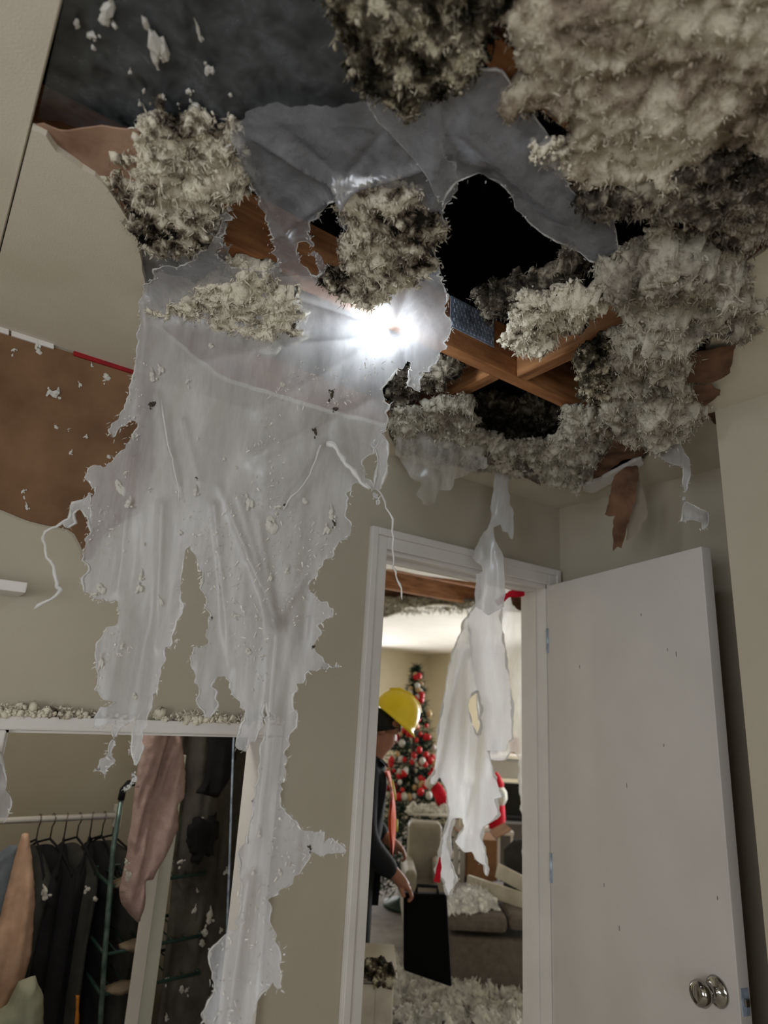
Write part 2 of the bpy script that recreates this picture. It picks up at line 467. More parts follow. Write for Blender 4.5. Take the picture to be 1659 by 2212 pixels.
INS = dict(
    pale=fluff_mat('insulation_pale', .40, .09),
    mixed=fluff_mat('insulation_mixed', .45, .10),
    dark=fluff_mat('insulation_dark', .49, .13, (186, 178, 156), (84, 78, 64), (22, 21, 16)),
    grey=fluff_mat('insulation_grey', .40, .2, (176, 170, 154), (132, 125, 111), (64, 59, 49), 20),
    stain=fluff_mat('insulation_stained', .43, .15, (190, 181, 163), (146, 132, 115), (66, 57, 46), 13),
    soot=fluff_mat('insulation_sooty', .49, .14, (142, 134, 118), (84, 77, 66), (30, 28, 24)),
)
POLY = film_mat('milky_polythene', srgb(210, 209, 211), clear=.33, trans=.45, gloss=.035, rough=.38, streak=.25)
POLY_TAUT = film_mat('taut_polythene', srgb(120, 126, 130), clear=.66, trans=.3, gloss=.06, rough=.35)
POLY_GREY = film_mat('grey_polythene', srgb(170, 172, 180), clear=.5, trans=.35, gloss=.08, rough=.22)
EDGE = film_mat('bunched_polythene_edge', srgb(232, 231, 228), clear=.2, trans=.35, gloss=.05, rough=.4)

def edge_cut(*pts): return np.array(pts, float)

# ================================================================== THE SETTING
XL, YB, XR, YBUMP = -4.0, -3.2, -0.418, -0.875
DX0, DX1, DZ, JT = -0.866, -0.088, 2.035, 0.115        # doorway
CX0, CX1, CZ = -1.843, -1.212, 1.458                   # mirror, built as an opening
def struct(o): o['kind'] = 'structure'; return o
# floor of bedroom, closet and living room
struct(MB().box((XL, YB, -.1), (0.12, JT, 0)).build('floor', MAT['carpet']))
# wall with the doorway and the opening made in place of the mirror
w = MB()
w.box((XL, 0, 0), (CX0, JT, H + .02)); w.box((CX0, 0, CZ), (CX1, JT, H + .02)); w.box((CX0, 0, 0), (CX1, JT, .12))
w.box((CX1, 0, 0), (DX0, JT, H + .02)); w.box((DX0, 0, DZ), (DX1, JT, H + .02)); w.box((DX1, 0, 0), (0.0, JT, H + .02))
struct(w.build('wall_back', MAT['wall']))
struct(MB().box((0, YBUMP - .1, 0), (.12, JT, H + .02)).build('wall_right', MAT['wall']))
struct(MB().box((XR, YB, 0), (0, YBUMP, H + .02)).build('wall_bump_out', MAT['wall']))
# left wall with its window
w = MB(); wy0, wy1, wz0, wz1 = -2.6, -1.3, .85, 2.0
w.box((XL - .12, YB, 0), (XL, 0, wz0)); w.box((XL - .12, YB, wz1), (XL, 0, H + .02))
w.box((XL - .12, YB, wz0), (XL, wy0, wz1)); w.box((XL - .12, wy1, wz0), (XL, 0, wz1))
struct(w.build('wall_left', MAT['wall']))
w = MB(); vx0, vx1 = -3.05, -1.95
w.box((XL, YB - .12, 0), (0, YB, wz0)); w.box((XL, YB - .12, wz1), (0, YB, H + .02))
w.box((XL, YB - .12, wz0), (vx0, YB, wz1)); w.box((vx1, YB - .12, wz0), (0, YB, wz1))
struct(w.build('wall_front', MAT['wall']))
for nm, a, b in (('window_1', (XL - .10, wy0, wz0), (XL - .05, wy1, wz1)), ('window_2', (vx0, YB - .10, wz0), (vx1, YB - .05, wz1))):
    f = MB(); x0, y0, z0 = a; x1, y1, z1 = b; t = .05
    f.box((x0, y0, z0), (x1, y1, z0 + t)).box((x0, y0, z1 - t), (x1, y1, z1))
    if x1 - x0 < y1 - y0: f.box((x0, y0, z0), (x1, y0 + t, z1)).box((x0, y1 - t, z0), (x1, y1, z1)).box((x0, (y0 + y1) / 2 - .02, z0), (x1, (y0 + y1) / 2 + .02, z1))
    else: f.box((x0, y0, z0), (x0 + t, y1, z1)).box((x1 - t, y0, z0), (x1, y1, z1)).box(((x0 + x1) / 2 - .02, y0, z0), ((x0 + x1) / 2 + .02, y1, z1))
    struct(f.build(nm, MAT['white']))

# ---- ceiling drywall: one sheet left of the straight joint (x = -2.068), the broken one to the right of it
CEIL = ceil_at(H)
XJ = -2.068
struct(MB().box((XL, YB, H), (XJ - .002, 0, H + .0127)).build('ceiling', MAT['ceil']))
hole_px = [(132, -420), (137, 0), (76, 262), (150, 330), (252, 420), (300, 520), (326, 690), (470, 806), (640, 864), (840, 918), (852, 952), (1000, 1003),
           (1180, 1032), (1300, 1035), (1390, 985), (1500, 905), (1490, 820), (1520, 740), (1612, 650), (1585, 575), (1665, 515), (1900, 380), (2300, -420)]
hole2 = CEIL.to2(hole_px)
hole2[0, 0] = XJ + .003; hole2[1, 0] = XJ + .003; hole2[2, 0] = XJ + .003
hole2j = jag(hole2, .012, .02, 3, straight=(0, 1, len(hole2) - 1))
o = plate('ceiling_broken', CEIL, poly2=[(XJ, YB), (0, YB), (0, 0), (XJ, 0)], holes2=[hole2j], g=.02, thick=-.0127, mat=MAT['ceil'])
struct(o)
trimb = MB().box((XJ - .075, YB, H - .005), (XJ - .004, 0, H)).build('trim_ceiling_joint', MAT['ceil']); struct(trimb)

# ---- attic: framing, dark roof
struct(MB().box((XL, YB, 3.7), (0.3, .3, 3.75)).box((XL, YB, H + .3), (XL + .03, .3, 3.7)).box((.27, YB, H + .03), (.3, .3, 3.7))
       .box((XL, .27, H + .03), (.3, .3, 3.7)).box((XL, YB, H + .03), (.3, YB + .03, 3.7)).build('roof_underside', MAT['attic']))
ZJ = H + .014
for k, (y, lab) in enumerate(((-.598, 'pine ceiling joist crossing the hole above the doorway end'), (-1.208, 'pine ceiling joist behind the stained upper insulation'), (-.02, 'pine joist above the doorway wall'))):
    j = MB().box((XL + .05, y - .019, ZJ), (-.01, y + .019, ZJ + .14)).build('ceiling_joist', MAT['wood'], bevel=.003)
    tag(j, lab, 'joist', 'ceiling joists')
b = MB().box((-.975, -.578, ZJ), (-.937, -.042, ZJ + .09)).build('blocking', MAT['woodY'], bevel=.003)
tag(b, 'wooden blocking running from the joist to the doorway wall', 'blocking')
b = MB().box((-.915, -1.186, ZJ), (-.877, -.618, ZJ + .09)).build('blocking', MAT['woodY'], bevel=.003)
tag(b, 'wooden blocking rising from the joist under white insulation', 'blocking')
# nail plate pressed on the near face of the joist
pl = thing('nail_plate', 'bluish galvanised nail plate on the joist beside the bright plastic', 'nail plate', (-1.07, -.62, ZJ + .10))
MB().box((-1.15, -.6215, ZJ + .052), (-1.0, -.619, ZJ + .138)).build('plate', MAT['steel'], pl, bevel=.0006)
tooth = MB()
for i in range(12):
    for k in range(6):
        x = -1.143 + i * .012 + (k % 2) * .004; z = ZJ + .058 + k * .013
        tooth.box((x, -.6235, z), (x + .004, -.6214, z + .008))
tooth.build('punched_teeth', MAT['steel'], pl)['kind'] = 'stuff'

# ---- door casing and jambs
def casing(name, x0, x1, z1, wdt, depth=.016, sill=0.0):
    root = bpy.data.objects.new(name, None); COL.objects.link(root); root.location = ((x0 + x1) / 2, 0, 0); root['kind'] = 'structure'
    for s, xa, xb in (('l', x0 - wdt, x0), ('r', x1, x1 + wdt)):
        m = MB().box((xa, -depth, sill), (xb, 0, z1 + wdt))
        i = .38 * wdt; xo = xa if s == 'l' else xb - i
        m.box((xo, -depth - .007, sill), (xo + i, -depth, z1 + wdt))
        m.build('casing_side', MAT['white'], root, bevel=.003)
    MB().box((x0 - .0, -depth, z1), (x1 + .0, 0, z1 + wdt)).box((x0 - wdt * .62, -depth - .007, z1 + wdt * .62), (x1 + wdt * .62, -depth, z1 + wdt)).build('casing_head', MAT['white'], root, bevel=.003)
    return root
tr = casing('trim_1', DX0, DX1, DZ, .065)
m = MB().box((DX0 - .0, -.002, 0), (DX0 + .004, JT + .01, DZ)).build('jamb', MAT['white'], tr)
MB().box((DX1 - .004, -.002, 0), (DX1, JT + .01, DZ)).build('jamb', MAT['white'], tr)
MB().box((DX0, -.002, DZ - .014), (DX1, JT + .01, DZ)).build('head_jamb', MAT['white'], tr)
MB().box((DX0 + .004, .045, 0), (DX0 + .012, .08, DZ - .014)).box((DX1 - .010, .045, 0), (DX1 - .004, .08, DZ - .014)).box((DX0 + .014, .045, DZ - .022), (DX1 - .014, .08, DZ - .014)).build('door_stop', MAT['white'], tr)

# ---- the door leaf, opened into the room
hx, hy, L, ang = DX1 - .016, -.022, .757, math.radians(73.9)
dd = np.array([-math.cos(ang), -math.sin(ang), 0]); dn = np.array([-math.sin(ang), math.cos(ang), 0])   # along the leaf, and out of its visible face
door = bpy.data.objects.new('door_1', None); COL.objects.link(door); door.location = (hx, hy, 0); door['kind'] = 'structure'
T = .035
o0 = np.array([hx, hy, 0])
leaf = MB().obox(o0 + dd * L / 2 - dn * T / 2 + EZ * 1.02, dd * L / 2, -dn * T / 2, EZ * 1.008).build('door_leaf', MAT['door'], door, bevel=.002)
kc = o0 + dd * (L - .062) + EZ * .935
kn = MB()
kn.lathe([(.0, 0), (.033, 0), (.034, .004), (.028, .009), (.013, .011), (.011, .03), (.014, .034)], kc, dn, 24)
kb = kn.build('knob_rose', MAT['chrome'], door, True)
MB().lathe([(.0, .034), (.016, .034), (.026, .041), (.030, .052), (.027, .063), (.018, .070), (.006, .072), (0, .072)], kc, dn, 24).build('knob', MAT['chrome'], door, True)
MB().obox(o0 + dd * (L + .0008) - dn * T / 2 + EZ * .935, dd * .001, dn * .011, EZ * .028).build('latch_plate', MAT['steel'], door)
MB().obox(o0 + dd * (L + .004) - dn * T / 2 + EZ * .935, dd * .005, dn * .006, EZ * .008).build('latch', MAT['chrome'], door, bevel=.002)
for z in (.25, 1.05, 1.82):
    MB().tube([(hx + .001, hy + .004, z - .045), (hx + .001, hy + .004, z + .045)], .006, 10).build('hinge', MAT['steel'], door, True)
# scuff marks on the leaf
sc = MB()
for (px, py) in ((1252, 1440), (1442, 1403), (1461, 1413), (1434, 1610), (1354, 1697), (1305, 1912), (1550, 1940), (1338, 2005), (1385, 1328)):
    q = rays([(px, py)])[0]; t = ((o0 - CAM) @ dn) / (q @ dn); p = CAM + q * t
    sc.obox(p + dn * .0003, dd * .0012, dn * .0004, EZ * random.uniform(.004, .009))
sc.build('scuff', M('scuff_grey', srgb(120, 116, 110)), door)['kind'] = 'stuff'

# ---- white mirror frame, built around an opening
fr = bpy.data.objects.new('trim_2', None); COL.objects.link(fr); fr.location = ((CX0 + CX1) / 2, 0, 0); fr['kind'] = 'structure'
FT = .03
MB().box((CX0 - FT, -.022, CZ), (CX1 + FT, .0, CZ + FT)).build('frame_head', MAT['white'], fr, bevel=.004)
MB().box((CX0 - FT, -.022, .12), (CX0, .0, CZ)).build('frame_side', MAT['white'], fr, bevel=.004)
MB().box((CX1, -.022, .12), (CX1 + FT, .0, CZ)).build('frame_side', MAT['white'], fr, bevel=.004)
MB().box((CX0 - .001, -.004, .12), (CX0 + .006, JT + .004, CZ)).box((CX1 - .006, -.004, .12), (CX1 + .001, JT + .004, CZ)).box((CX0, -.004, CZ - .006), (CX1, JT + .004, CZ)).build('frame_lining', MAT['white'], fr)
# added closet space behind the wall, standing for the mirror's reflection
QX0, QX1, QY, QH = -2.6, -.81, 1.75, 2.2
struct(MB().box((QX0, JT, -.1), (QX1, QY, 0)).build('floor_mirrored_closet', MAT['carpet']))
struct(MB().box((QX0 - .08, QY, 0), (QX1, QY + .08, QH)).build('wall_mirrored_closet_back', MAT['wall']))
struct(MB().box((QX0 - .08, JT, 0), (QX0, QY, QH)).build('wall_mirrored_closet_left', MAT['wall']))
struct(MB().box((QX1, JT, 0), (QX1 + .005, QY + .08, H)).build('wall_mirrored_closet_right', MAT['wall']))
struct(MB().box((QX0 - .08, JT, QH), (QX1, QY + .08, QH + .05)).build('ceiling_mirrored_closet', MAT['ceil']))

# ================================================================== LIVING ROOM SHELL (seen through the doorway)
LX, LY = 4.7, 6.48
struct(MB().box((.12, -1.2, -.1), (LX, JT, 0)).box((QX1 + .005, JT, -.1), (LX, LY, 0)).build('floor_living_room', M('living_floor', srgb(120, 112, 102), srgb(98, 90, 82), 9)))
LW = M('living_room_wall_paint', srgb(208, 198, 172), srgb(200, 190, 164), 3, .8)
struct(MB().box((QX1 + .005, LY, 0), (LX, LY + .1, H + .1)).build('wall_living_far', LW))
struct(MB().box((LX, -1.2, 0), (LX + .1, LY + .1, H + .1)).build('wall_living_right', LW))
struct(MB().box((.12, -1.2, 0), (LX, -1.1, H + .1)).build('wall_living_near', LW))
struct(MB().box((QX1 - .02, QY + .08, 0), (QX1 + .005, LY, H + .1)).build('wall_living_left', LW))
# its ceiling has come down close to the doorway, too: joists and torn edge show there
LC = M('living_room_ceiling', srgb(236, 230, 220), srgb(228, 222, 210), 4, .85)
lh = ceil_at(H).to2([(760, 1216), (900, 1236), (1100, 1262), (1180, 1275), (1150, 1322), (1060, 1318), (960, 1304), (880, 1308), (838, 1330), (790, 1340)])
o = plate('ceiling_living_room', ceil_at(H), poly2=[(QX1 - .02, JT), (LX, JT), (LX, LY), (QX1 - .02, LY)], holes2=[jag(lh, .05, .08, 4)], g=.06, thick=-.0127, mat=LC); struct(o)
struct(MB().box((.12, -1.15, H), (LX, JT, H + .0127)).build('ceiling_living_room_side', LC))
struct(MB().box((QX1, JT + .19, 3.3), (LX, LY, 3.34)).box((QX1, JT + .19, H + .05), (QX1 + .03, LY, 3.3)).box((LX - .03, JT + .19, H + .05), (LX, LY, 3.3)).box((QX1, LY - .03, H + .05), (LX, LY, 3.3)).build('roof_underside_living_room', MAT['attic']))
for k, (y, lab) in enumerate(((1.72, 'pine joist nearest the door head in the next room'), (2.31, 'orange pine joist bare behind the door head in the next room'), (2.92, 'dark stained joist deep in the next room ceiling hole'))):
    j = MB().box((QX1 + .05, y - .019, H + .02), (LX - .05, y + .019, H + .16)).build('ceiling_joist', MAT['wood'], bevel=.004)
    tag(j, lab, 'joist', 'joists of the next room')

# ================================================================== POLYTHENE SHEETS
def ridge(frame, lines):
    """creases: each is (x0, y0, x1, y1, width, height) with photo points on the sheet"""
    segs = [(frame.to2([(a, b)])[0], frame.to2([(c, d)])[0], w, h) for a, b, c, d, w, h in lines]
    def f(P):
        o = np.zeros(len(P))
        for A, B, w, h in segs:
            AB = B - A; t = np.clip(((P - A) @ AB) / (AB @ AB), 0, 1)
            d = np.linalg.norm(P - A - t[:, None] * AB, axis=1)
            o += h * np.exp(-np.abs(d / w) ** 1.3) * (1 - .7 * t)
        return o
    return f

# --- the big hanging sheet
main_px = [(335, 560), (322, 640), (316, 700), (300, 770), (286, 835), (272, 885), (240, 915), (232, 930), (246, 950), (262, 925), (300, 918), (290, 945), (252, 985),
    (232, 1012), (193, 1012), (192, 1040), (216, 1052), (200, 1075), (182, 1080), (195, 1130), (190, 1200), (188, 1262), (206, 1288), (240, 1298), (262, 1300), (264, 1328), (236, 1366),
    (216, 1412), (224, 1450), (216, 1492), (240, 1510), (262, 1518), (220, 1548), (226, 1574), (262, 1556), (246, 1610), (224, 1636), (207, 1666), (226, 1662), (240, 1674), (262, 1640),
    (262, 1606), (274, 1572), (300, 1556), (296, 1600), (303, 1640), (298, 1676), (276, 1706), (304, 1676), (306, 1646), (320, 1600), (332, 1558), (336, 1500), (354, 1444), (360, 1400),
    (384, 1362), (398, 1320), (391, 1270), (400, 1205), (408, 1184), (422, 1182), (432, 1222), (450, 1290), (456, 1350), (456, 1394), (426, 1398), (418, 1440), (434, 1490), (440, 1530),
    (456, 1552), (470, 1528), (474, 1466), (490, 1460), (506, 1500), (520, 1530), (537, 1556), (518, 1592), (512, 1612), (532, 1632), (554, 1592), (575, 1548), (576, 1510), (572, 1580),
    (552, 1700), (536, 1800), (522, 1870), (520, 1940), (520, 1998), (468, 2036), (460, 2072), (468, 2136), (446, 2172), (466, 2196), (468, 2290), (544, 2290), (546, 2176), (558, 2142),
    (582, 2126), (614, 2124), (604, 2050), (586, 2000), (576, 1942), (610, 1916), (645, 1892), (656, 1866), (668, 1842), (748, 1842), (720, 1824), (676, 1802), (636, 1776), (606, 1742),
    (604, 1716), (620, 1666), (626, 1610), (640, 1570), (632, 1520), (640, 1478), (652, 1474), (668, 1450), (738, 1438), (700, 1430), (684, 1408), (676, 1394), (682, 1350), (714, 1332),
    (718, 1318), (694, 1300), (664, 1274), (676, 1254), (684, 1232), (704, 1206), (722, 1180), (750, 1164), (756, 1140), (744, 1110), (746, 1082), (758, 1060), (780, 1042), (800, 1052),
    (816, 1092), (824, 1080), (806, 1040), (790, 1010), (792, 985), (820, 946), (836, 930), (840, 900), (830, 850), (836, 818), (860, 790), (886, 780), (886, 838), (902, 844), (906, 820),
    (950, 772), (972, 708), (964, 650), (950, 590), (940, 520), (958, 440), (990, 392), (960, 330), (950, 215), (870, 215), (760, 218), (640, 222), (540, 228), (500, 268), (512, 330),
    (500, 430), (470, 500), (420, 540)]
main_holes = [[(507, 300), (526, 345), (542, 392), (572, 446), (602, 556), (570, 578), (520, 564), (478, 534), (474, 500), (502, 432), (514, 384), (502, 330)],
              [(664, 500), (706, 440), (722, 408), (738, 440), (732, 480), (772, 520), (742, 562), (722, 606), (700, 560)],
              [(640, 540), (660, 520), (700, 590), (690, 610), (655, 575)]]
star = ridge(DRAPE, [(740, 392, 520, 262, .010, .026), (740, 392, 600, 500, .010, .022), (740, 392, 942, 344, .009, .030), (740, 392, 612, 268, .008, -.014), (740, 392, 840, 262, .008, -.012),
                     (740, 392, 700, 600, .012, .010), (520, 290, 640, 540, .010, .022), (856, 712, 940, 420, .012, .022), (856, 712, 650, 640, .012, .018), (856, 712, 560, 900, .02, .018),
                     (856, 712, 900, 860, .012, .014), (856, 712, 420, 800, .02, .016), (345, 860, 395, 1060, .005, .010), (405, 920, 440, 1050, .005, .008), (560, 1000, 800, 860, .02, .02),
                     (600, 1350, 480, 1060, .007, .014), (600, 1350, 520, 1080, .006, .010), (600, 1350, 560, 1120, .006, .012), (600, 1350, 690, 1200, .007, .014), (600, 1350, 560, 1800, .012, .016), (700, 960, 590, 1110, .005, .012),
                     (540, 1900, 500, 2200, .008, .018), (330, 640, 300, 900, .014, .02), (300, 1000, 260, 1280, .007, .012), (360, 1100, 340, 1400, .007, .012), (470, 1100, 500, 1440, .006, .010)])
def main_disp(P):
    n3 = np.column_stack([P, np.zeros(len(P))])
    low = np.clip((P[:, 1] - 1.45) / .5, 0, 1)
    h = .03 * fbm(n3, 2.6, 2, 40) * np.clip((P[:, 1] - .75) / .3, 0, 1) + star(P)
    h += (.0015 + .0055 * low) * fbm(n3 * np.array([1, .16, 1]), 30, 3, 41) + low * .004 * fbm(n3 * np.array([1, .5, 1]), 14, 2, 44)
    return h + .008
drape = film('hanging_plastic_sheet', DRAPE, main_px, main_holes, g=.0045, disp=main_disp, mat=POLY, edge_mat=EDGE, jit=(.010, .007), edge_r=.0015, seed=11, edge_skip=float(DRAPE.to2([(700, 283)])[0, 1]))
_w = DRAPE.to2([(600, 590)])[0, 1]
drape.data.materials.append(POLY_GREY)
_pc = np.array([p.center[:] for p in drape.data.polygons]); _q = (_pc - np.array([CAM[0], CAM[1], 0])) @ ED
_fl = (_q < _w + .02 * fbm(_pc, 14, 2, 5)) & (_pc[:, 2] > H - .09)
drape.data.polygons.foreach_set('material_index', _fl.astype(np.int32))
tag(drape, 'large torn milky plastic sheet hanging from the ceiling in front of the mirrored closet', 'plastic sheet')
# curled strands that trail off it
def strand(pts_px, d, r, name, parent, mat=EDGE):
    P = vert(d).to2(pts_px); V = vert(d).to3(P, 0.0); m = MB()
    pts = []
    for a, b in zip(V[:-1], V[1:]):
        for t in (0, .33, .66): pts.append(a * (1 - t) + b * t)
    pts.append(V[-1]); pts = np.array(pts)
    pts = pts + np.stack([fbm(pts, 30, 2, 5), fbm(pts, 30, 2, 6), fbm(pts, 30, 2, 7)], 1) * .006
    rad = [r * (.6 + .7 * abs(vnoise(p[None] * 70, 3)[0])) for p in pts]
    rad[-1] = r * .3
    m.tube(pts, rad, 6); return m.build(name, mat, parent, True)
strand([(195, 1078), (160, 1092), (150, 1120), (122, 1138), (95, 1150), (92, 1166), (104, 1200), (112, 1240), (118, 1264), (130, 1276), (108, 1298), (75, 1316)], 1.25, .004, 'trailing_strand', drape)
strand([(800, 1040), (830, 1085), (846, 1120), (850, 1160), (846, 1200), (842, 1222), (856, 1250), (866, 1272), (868, 1296)], 1.30, .0028, 'trailing_strand', drape)
film('side_flap', vert(1.24), [(196, 1062), (182, 1078), (152, 1092), (150, 1118), (128, 1130), (146, 1142), (164, 1130), (158, 1108), (172, 1098), (196, 1132)], g=.006, mat=POLY, edge_mat=EDGE, jit=(.004, .008), edge_r=.002, seed=3, parent=drape)
# two extra torn edges lying across the sheet
strand([(704, 958), (722, 962), (738, 985), (752, 1008), (766, 1024), (780, 1046), (800, 1058)], 1.215, .006, 'torn_strand', drape)
strand([(690, 960), (676, 1010), (660, 1045), (630, 1075), (606, 1098)], 1.215, .0025, 'torn_strand', drape)
strand([(350, 866), (364, 960), (376, 1010), (384, 1080)], 1.21, .002, 'torn_strand', drape)
# pale dust and fibres that cling to the sheet
def cling(n, seed):
    P, Q, BE, lp = fill(DRAPE.to2(main_px), [DRAPE.to2(h) for h in main_holes], .006)
    m = (fbm(np.column_stack([P, 0 * P[:, 0]]), 9, 3, seed) > .25) & (P[:, 1] > DRAPE.to2([(500, 760)])[0, 1]); P = P[m]
    V, F = slivers(DRAPE.to3(P, main_disp(P) + .003), DRAPE.nrm(P) * .15, n, .006, .0010, seed, .9)
    return V, F
CV, CF = cling(1300, 66); cf = mesh_obj('clinging_fibres', CV, CF, MAT['flecks'], drape); cf['kind'] = 'stuff'
film('torn_flap', vert(1.26), [(800, 960), (826, 936), (838, 960), (836, 1010), (822, 1060), (806, 1060), (816, 1010), (812, 970)], g=.006, mat=POLY, edge_mat=EDGE, jit=(.004, .008), edge_r=.002, seed=5, parent=drape)

# --- taut dark film over the joists, upper left
TAUT = ceil_at(H + .012)
taut_px = [(128, -420), (138, 0), (78, 262), (170, 290), (280, 300), (420, 285), (520, 268), (640, 268), (760, 275), (880, 290), (960, 300), (1000, 200), (1000, -420)]
def taut_disp(P):
    n3 = np.column_stack([P, np.zeros(len(P))])
    return .012 * fbm(n3, 4, 2, 50) + .003 * fbm(n3 * np.array([1, .3, 1]), 30, 2, 51)
t = film('vapour_barrier', TAUT, taut_px, g=.02, disp=taut_disp, mat=POLY_TAUT, jit=(.004, .03), seed=13, straight=(0, 1))
tag(t, 'taut dark plastic film stretched across the ceiling, flecked, upper left', 'plastic sheet')
# --- grey-blue film, right of the star of creases, above the black hole
GREY = ceil_at(H - .012)
grey_px = [(790, 210), (900, 190), (1000, 130), (1080, 150), (1140, 210), (1230, 400), (1330, 470), (1340, 560), (1276, 572), (1230, 552), (1178, 520), (1112, 455), (1094, 420), (1036, 378), (990, 390), (955, 430), (925, 370), (850, 290)]
gr = ridge(GREY, [(940, 420, 940, 200, .012, .03), (1000, 260, 1300, 540, .03, .03), (1060, 380, 1260, 560, .02, -.02)])
g_ = film('vapour_barrier', GREY, grey_px, g=.012, disp=lambda P: gr(P) + .015 * fbm(np.column_stack([P, 0 * P[:, 0]]), 5, 2, 60), mat=POLY_GREY, edge_mat=EDGE, jit=(.008, .012), edge_r=.0018, seed=17)
tag(g_, 'grey-blue plastic film sagging over the large black hole', 'plastic sheet')
# --- film between the two left clumps
lf = film('vapour_barrier', DRAPE, [(300, 520), (340, 500), (430, 480), (485, 490), (490, 560), (460, 600), (400, 660), (330, 680), (310, 600)], g=.01,
          disp=lambda P: -.004 + .012 * fbm(np.column_stack([P, 0 * P[:, 0]]), 12, 2, 70) + ridge(DRAPE, [(470, 490, 370, 640, .02, .03)])(P), mat=POLY, edge_mat=EDGE, jit=(.008, .012), edge_r=.0012, seed=19)
tag(lf, 'small grey patch of plastic film between the two left insulation clumps', 'plastic sheet')
# --- wisps of film by the doorway
w1 = film('plastic_wisp', vert(1.84), [(870, 900), (960, 890), (1010, 940), (1050, 1000), (1000, 1030), (950, 1060), (925, 1092), (900, 1080), (880, 1020), (858, 960)], g=.01,
          disp=lambda P: .015 * fbm(np.column_stack([P, 0 * P[:, 0]]), 9, 2, 80), mat=film_mat('dusty_polythene', srgb(206, 202, 194), clear=.8, trans=.4, gloss=.02), jit=(.03, .012), seed=21)
tag(w1, 'dusty plastic wisp hanging left of the lower black hole', 'plastic sheet')
w2 = film('plastic_wisp', vert(2.16), [(1058, 985), (1100, 985), (1096, 1060), (1112, 1110), (1110, 1140), (1106, 1168), (1096, 1150), (1084, 1150), (1082, 1134), (1066, 1140), (1070, 1170), (1086, 1200), (1090, 1260), (1088, 1312), (1056, 1330), (1028, 1310),
          (1026, 1244), (1042, 1234), (1040, 1222), (1018, 1206), (1030, 1180), (1044, 1150), (1060, 1120), (1066, 1060)], g=.008,
          disp=lambda P: .02 * fbm(np.column_stack([P * np.array([1, .3]), 0 * P[:, 0]]), 20, 3, 81), mat=film_mat('milky_polythene_thin', srgb(226, 226, 228), clear=.22, trans=.5, gloss=.04), jit=(.006, .012), seed=22)
tag(w2, 'narrow white plastic wisp hanging in front of the door head', 'plastic sheet')
w3 = film('plastic_wisp', vert(1.74), [(1390, 930), (1440, 930), (1470, 960), (1494, 990), (1492, 1030), (1480, 1075), (1500, 1092), (1528, 1108), (1530, 1130), (1520, 1152), (1518, 1128), (1500, 1124), (1474, 1128), (1474, 1100), (1484, 1074), (1478, 1040),
          (1480, 1005), (1450, 1000), (1420, 985), (1395, 965)], g=.004, disp=lambda P: .012 * fbm(np.column_stack([P, 0 * P[:, 0]]), 18, 3, 82), mat=POLY, edge_mat=EDGE, jit=(.004, .01), edge_r=.002, seed=23)
tag(w3, 'small white plastic tail dangling above the open door', 'plastic sheet')
w4 = film('plastic_wisp', wall_y(-.034), [(-60, 1590), (-20, 1600), (4, 1640), (14, 1680), (26, 1730), (18, 1765), (4, 1780), (10, 1760), (-10, 1800), (-60, 1820)], g=.008, disp=lambda P: .012 * fbm(np.column_stack([P, 0 * P[:, 0]]), 18, 3, 83),
          mat=POLY, edge_mat=EDGE, jit=(.006, .01), edge_r=.003, seed=24)
tag(w4, 'scrap of plastic clinging to the left side of the mirror frame', 'plastic sheet')
# --- the sheet in the next room, seen through the doorway
POLY_BRIGHT = film_mat('clean_polythene', srgb(238, 238, 240), clear=.17, trans=.5, gloss=.05, rough=.35, streak=.08)
far_px = [(1046, 1085), (1040, 1292), (1000, 1345), (990, 1372), (976, 1412), (963, 1480), (949, 1560), (941, 1640), (929, 1690), (934, 1698), (950, 1676), (962, 1700), (969, 1748), (961, 1792), (948, 1843), (940, 1880), (960, 1908), (966, 1950), (979, 1920), (988, 1898), (973, 1855),
    (971, 1819), (982, 1770), (997, 1767), (1003, 1786), (982, 1822), (1003, 1843), (1018, 1842), (1027, 1858), (1047, 1867), (1051, 1897), (1051, 1855), (1042, 1813), (1045, 1789), (1060, 1777), (1078, 1761), (1069, 1728), (1090, 1722), (1075, 1695), (1066, 1668),
    (1057, 1622), (1093, 1622), (1100, 1602), (1109, 1596), (1108, 1560), (1100, 1480), (1086, 1400), (1078, 1342), (1076, 1292), (1074, 1085)]
far_holes = [[(1015, 1512), (1028, 1492), (1035, 1510), (1036, 1540), (1034, 1568), (1028, 1592), (1018, 1562), (1012, 1532)]]
FAR = vert(2.75)
fr_ = ridge(FAR, [(1004, 1360, 1032, 1500, .008, .04), (1034, 1560, 1008, 1760, .008, .05), (990, 1400, 950, 1640, .01, .05), (1010, 1700, 1000, 1840, .01, .04), (1005, 1370, 1035, 1530, .02, .05), (1005, 1370, 935, 1690, .02, .05), (1035, 1530, 1020, 1800, .02, .05), (1000, 1380, 985, 1760, .03, .05), (1080, 1300, 1110, 1600, .04, .06)])
fs = film('hanging_plastic_sheet', FAR, far_px, far_holes, g=.012, disp=lambda P: fr_(P) + .03 * fbm(np.column_stack([P * np.array([1, .25]), 0 * P[:, 0]]), 6, 3, 90), mat=POLY_BRIGHT, edge_mat=EDGE, jit=(.006, .016), edge_r=.004, seed=31)
tag(fs, 'bright white torn plastic sheet seen through the doorway', 'plastic sheet')
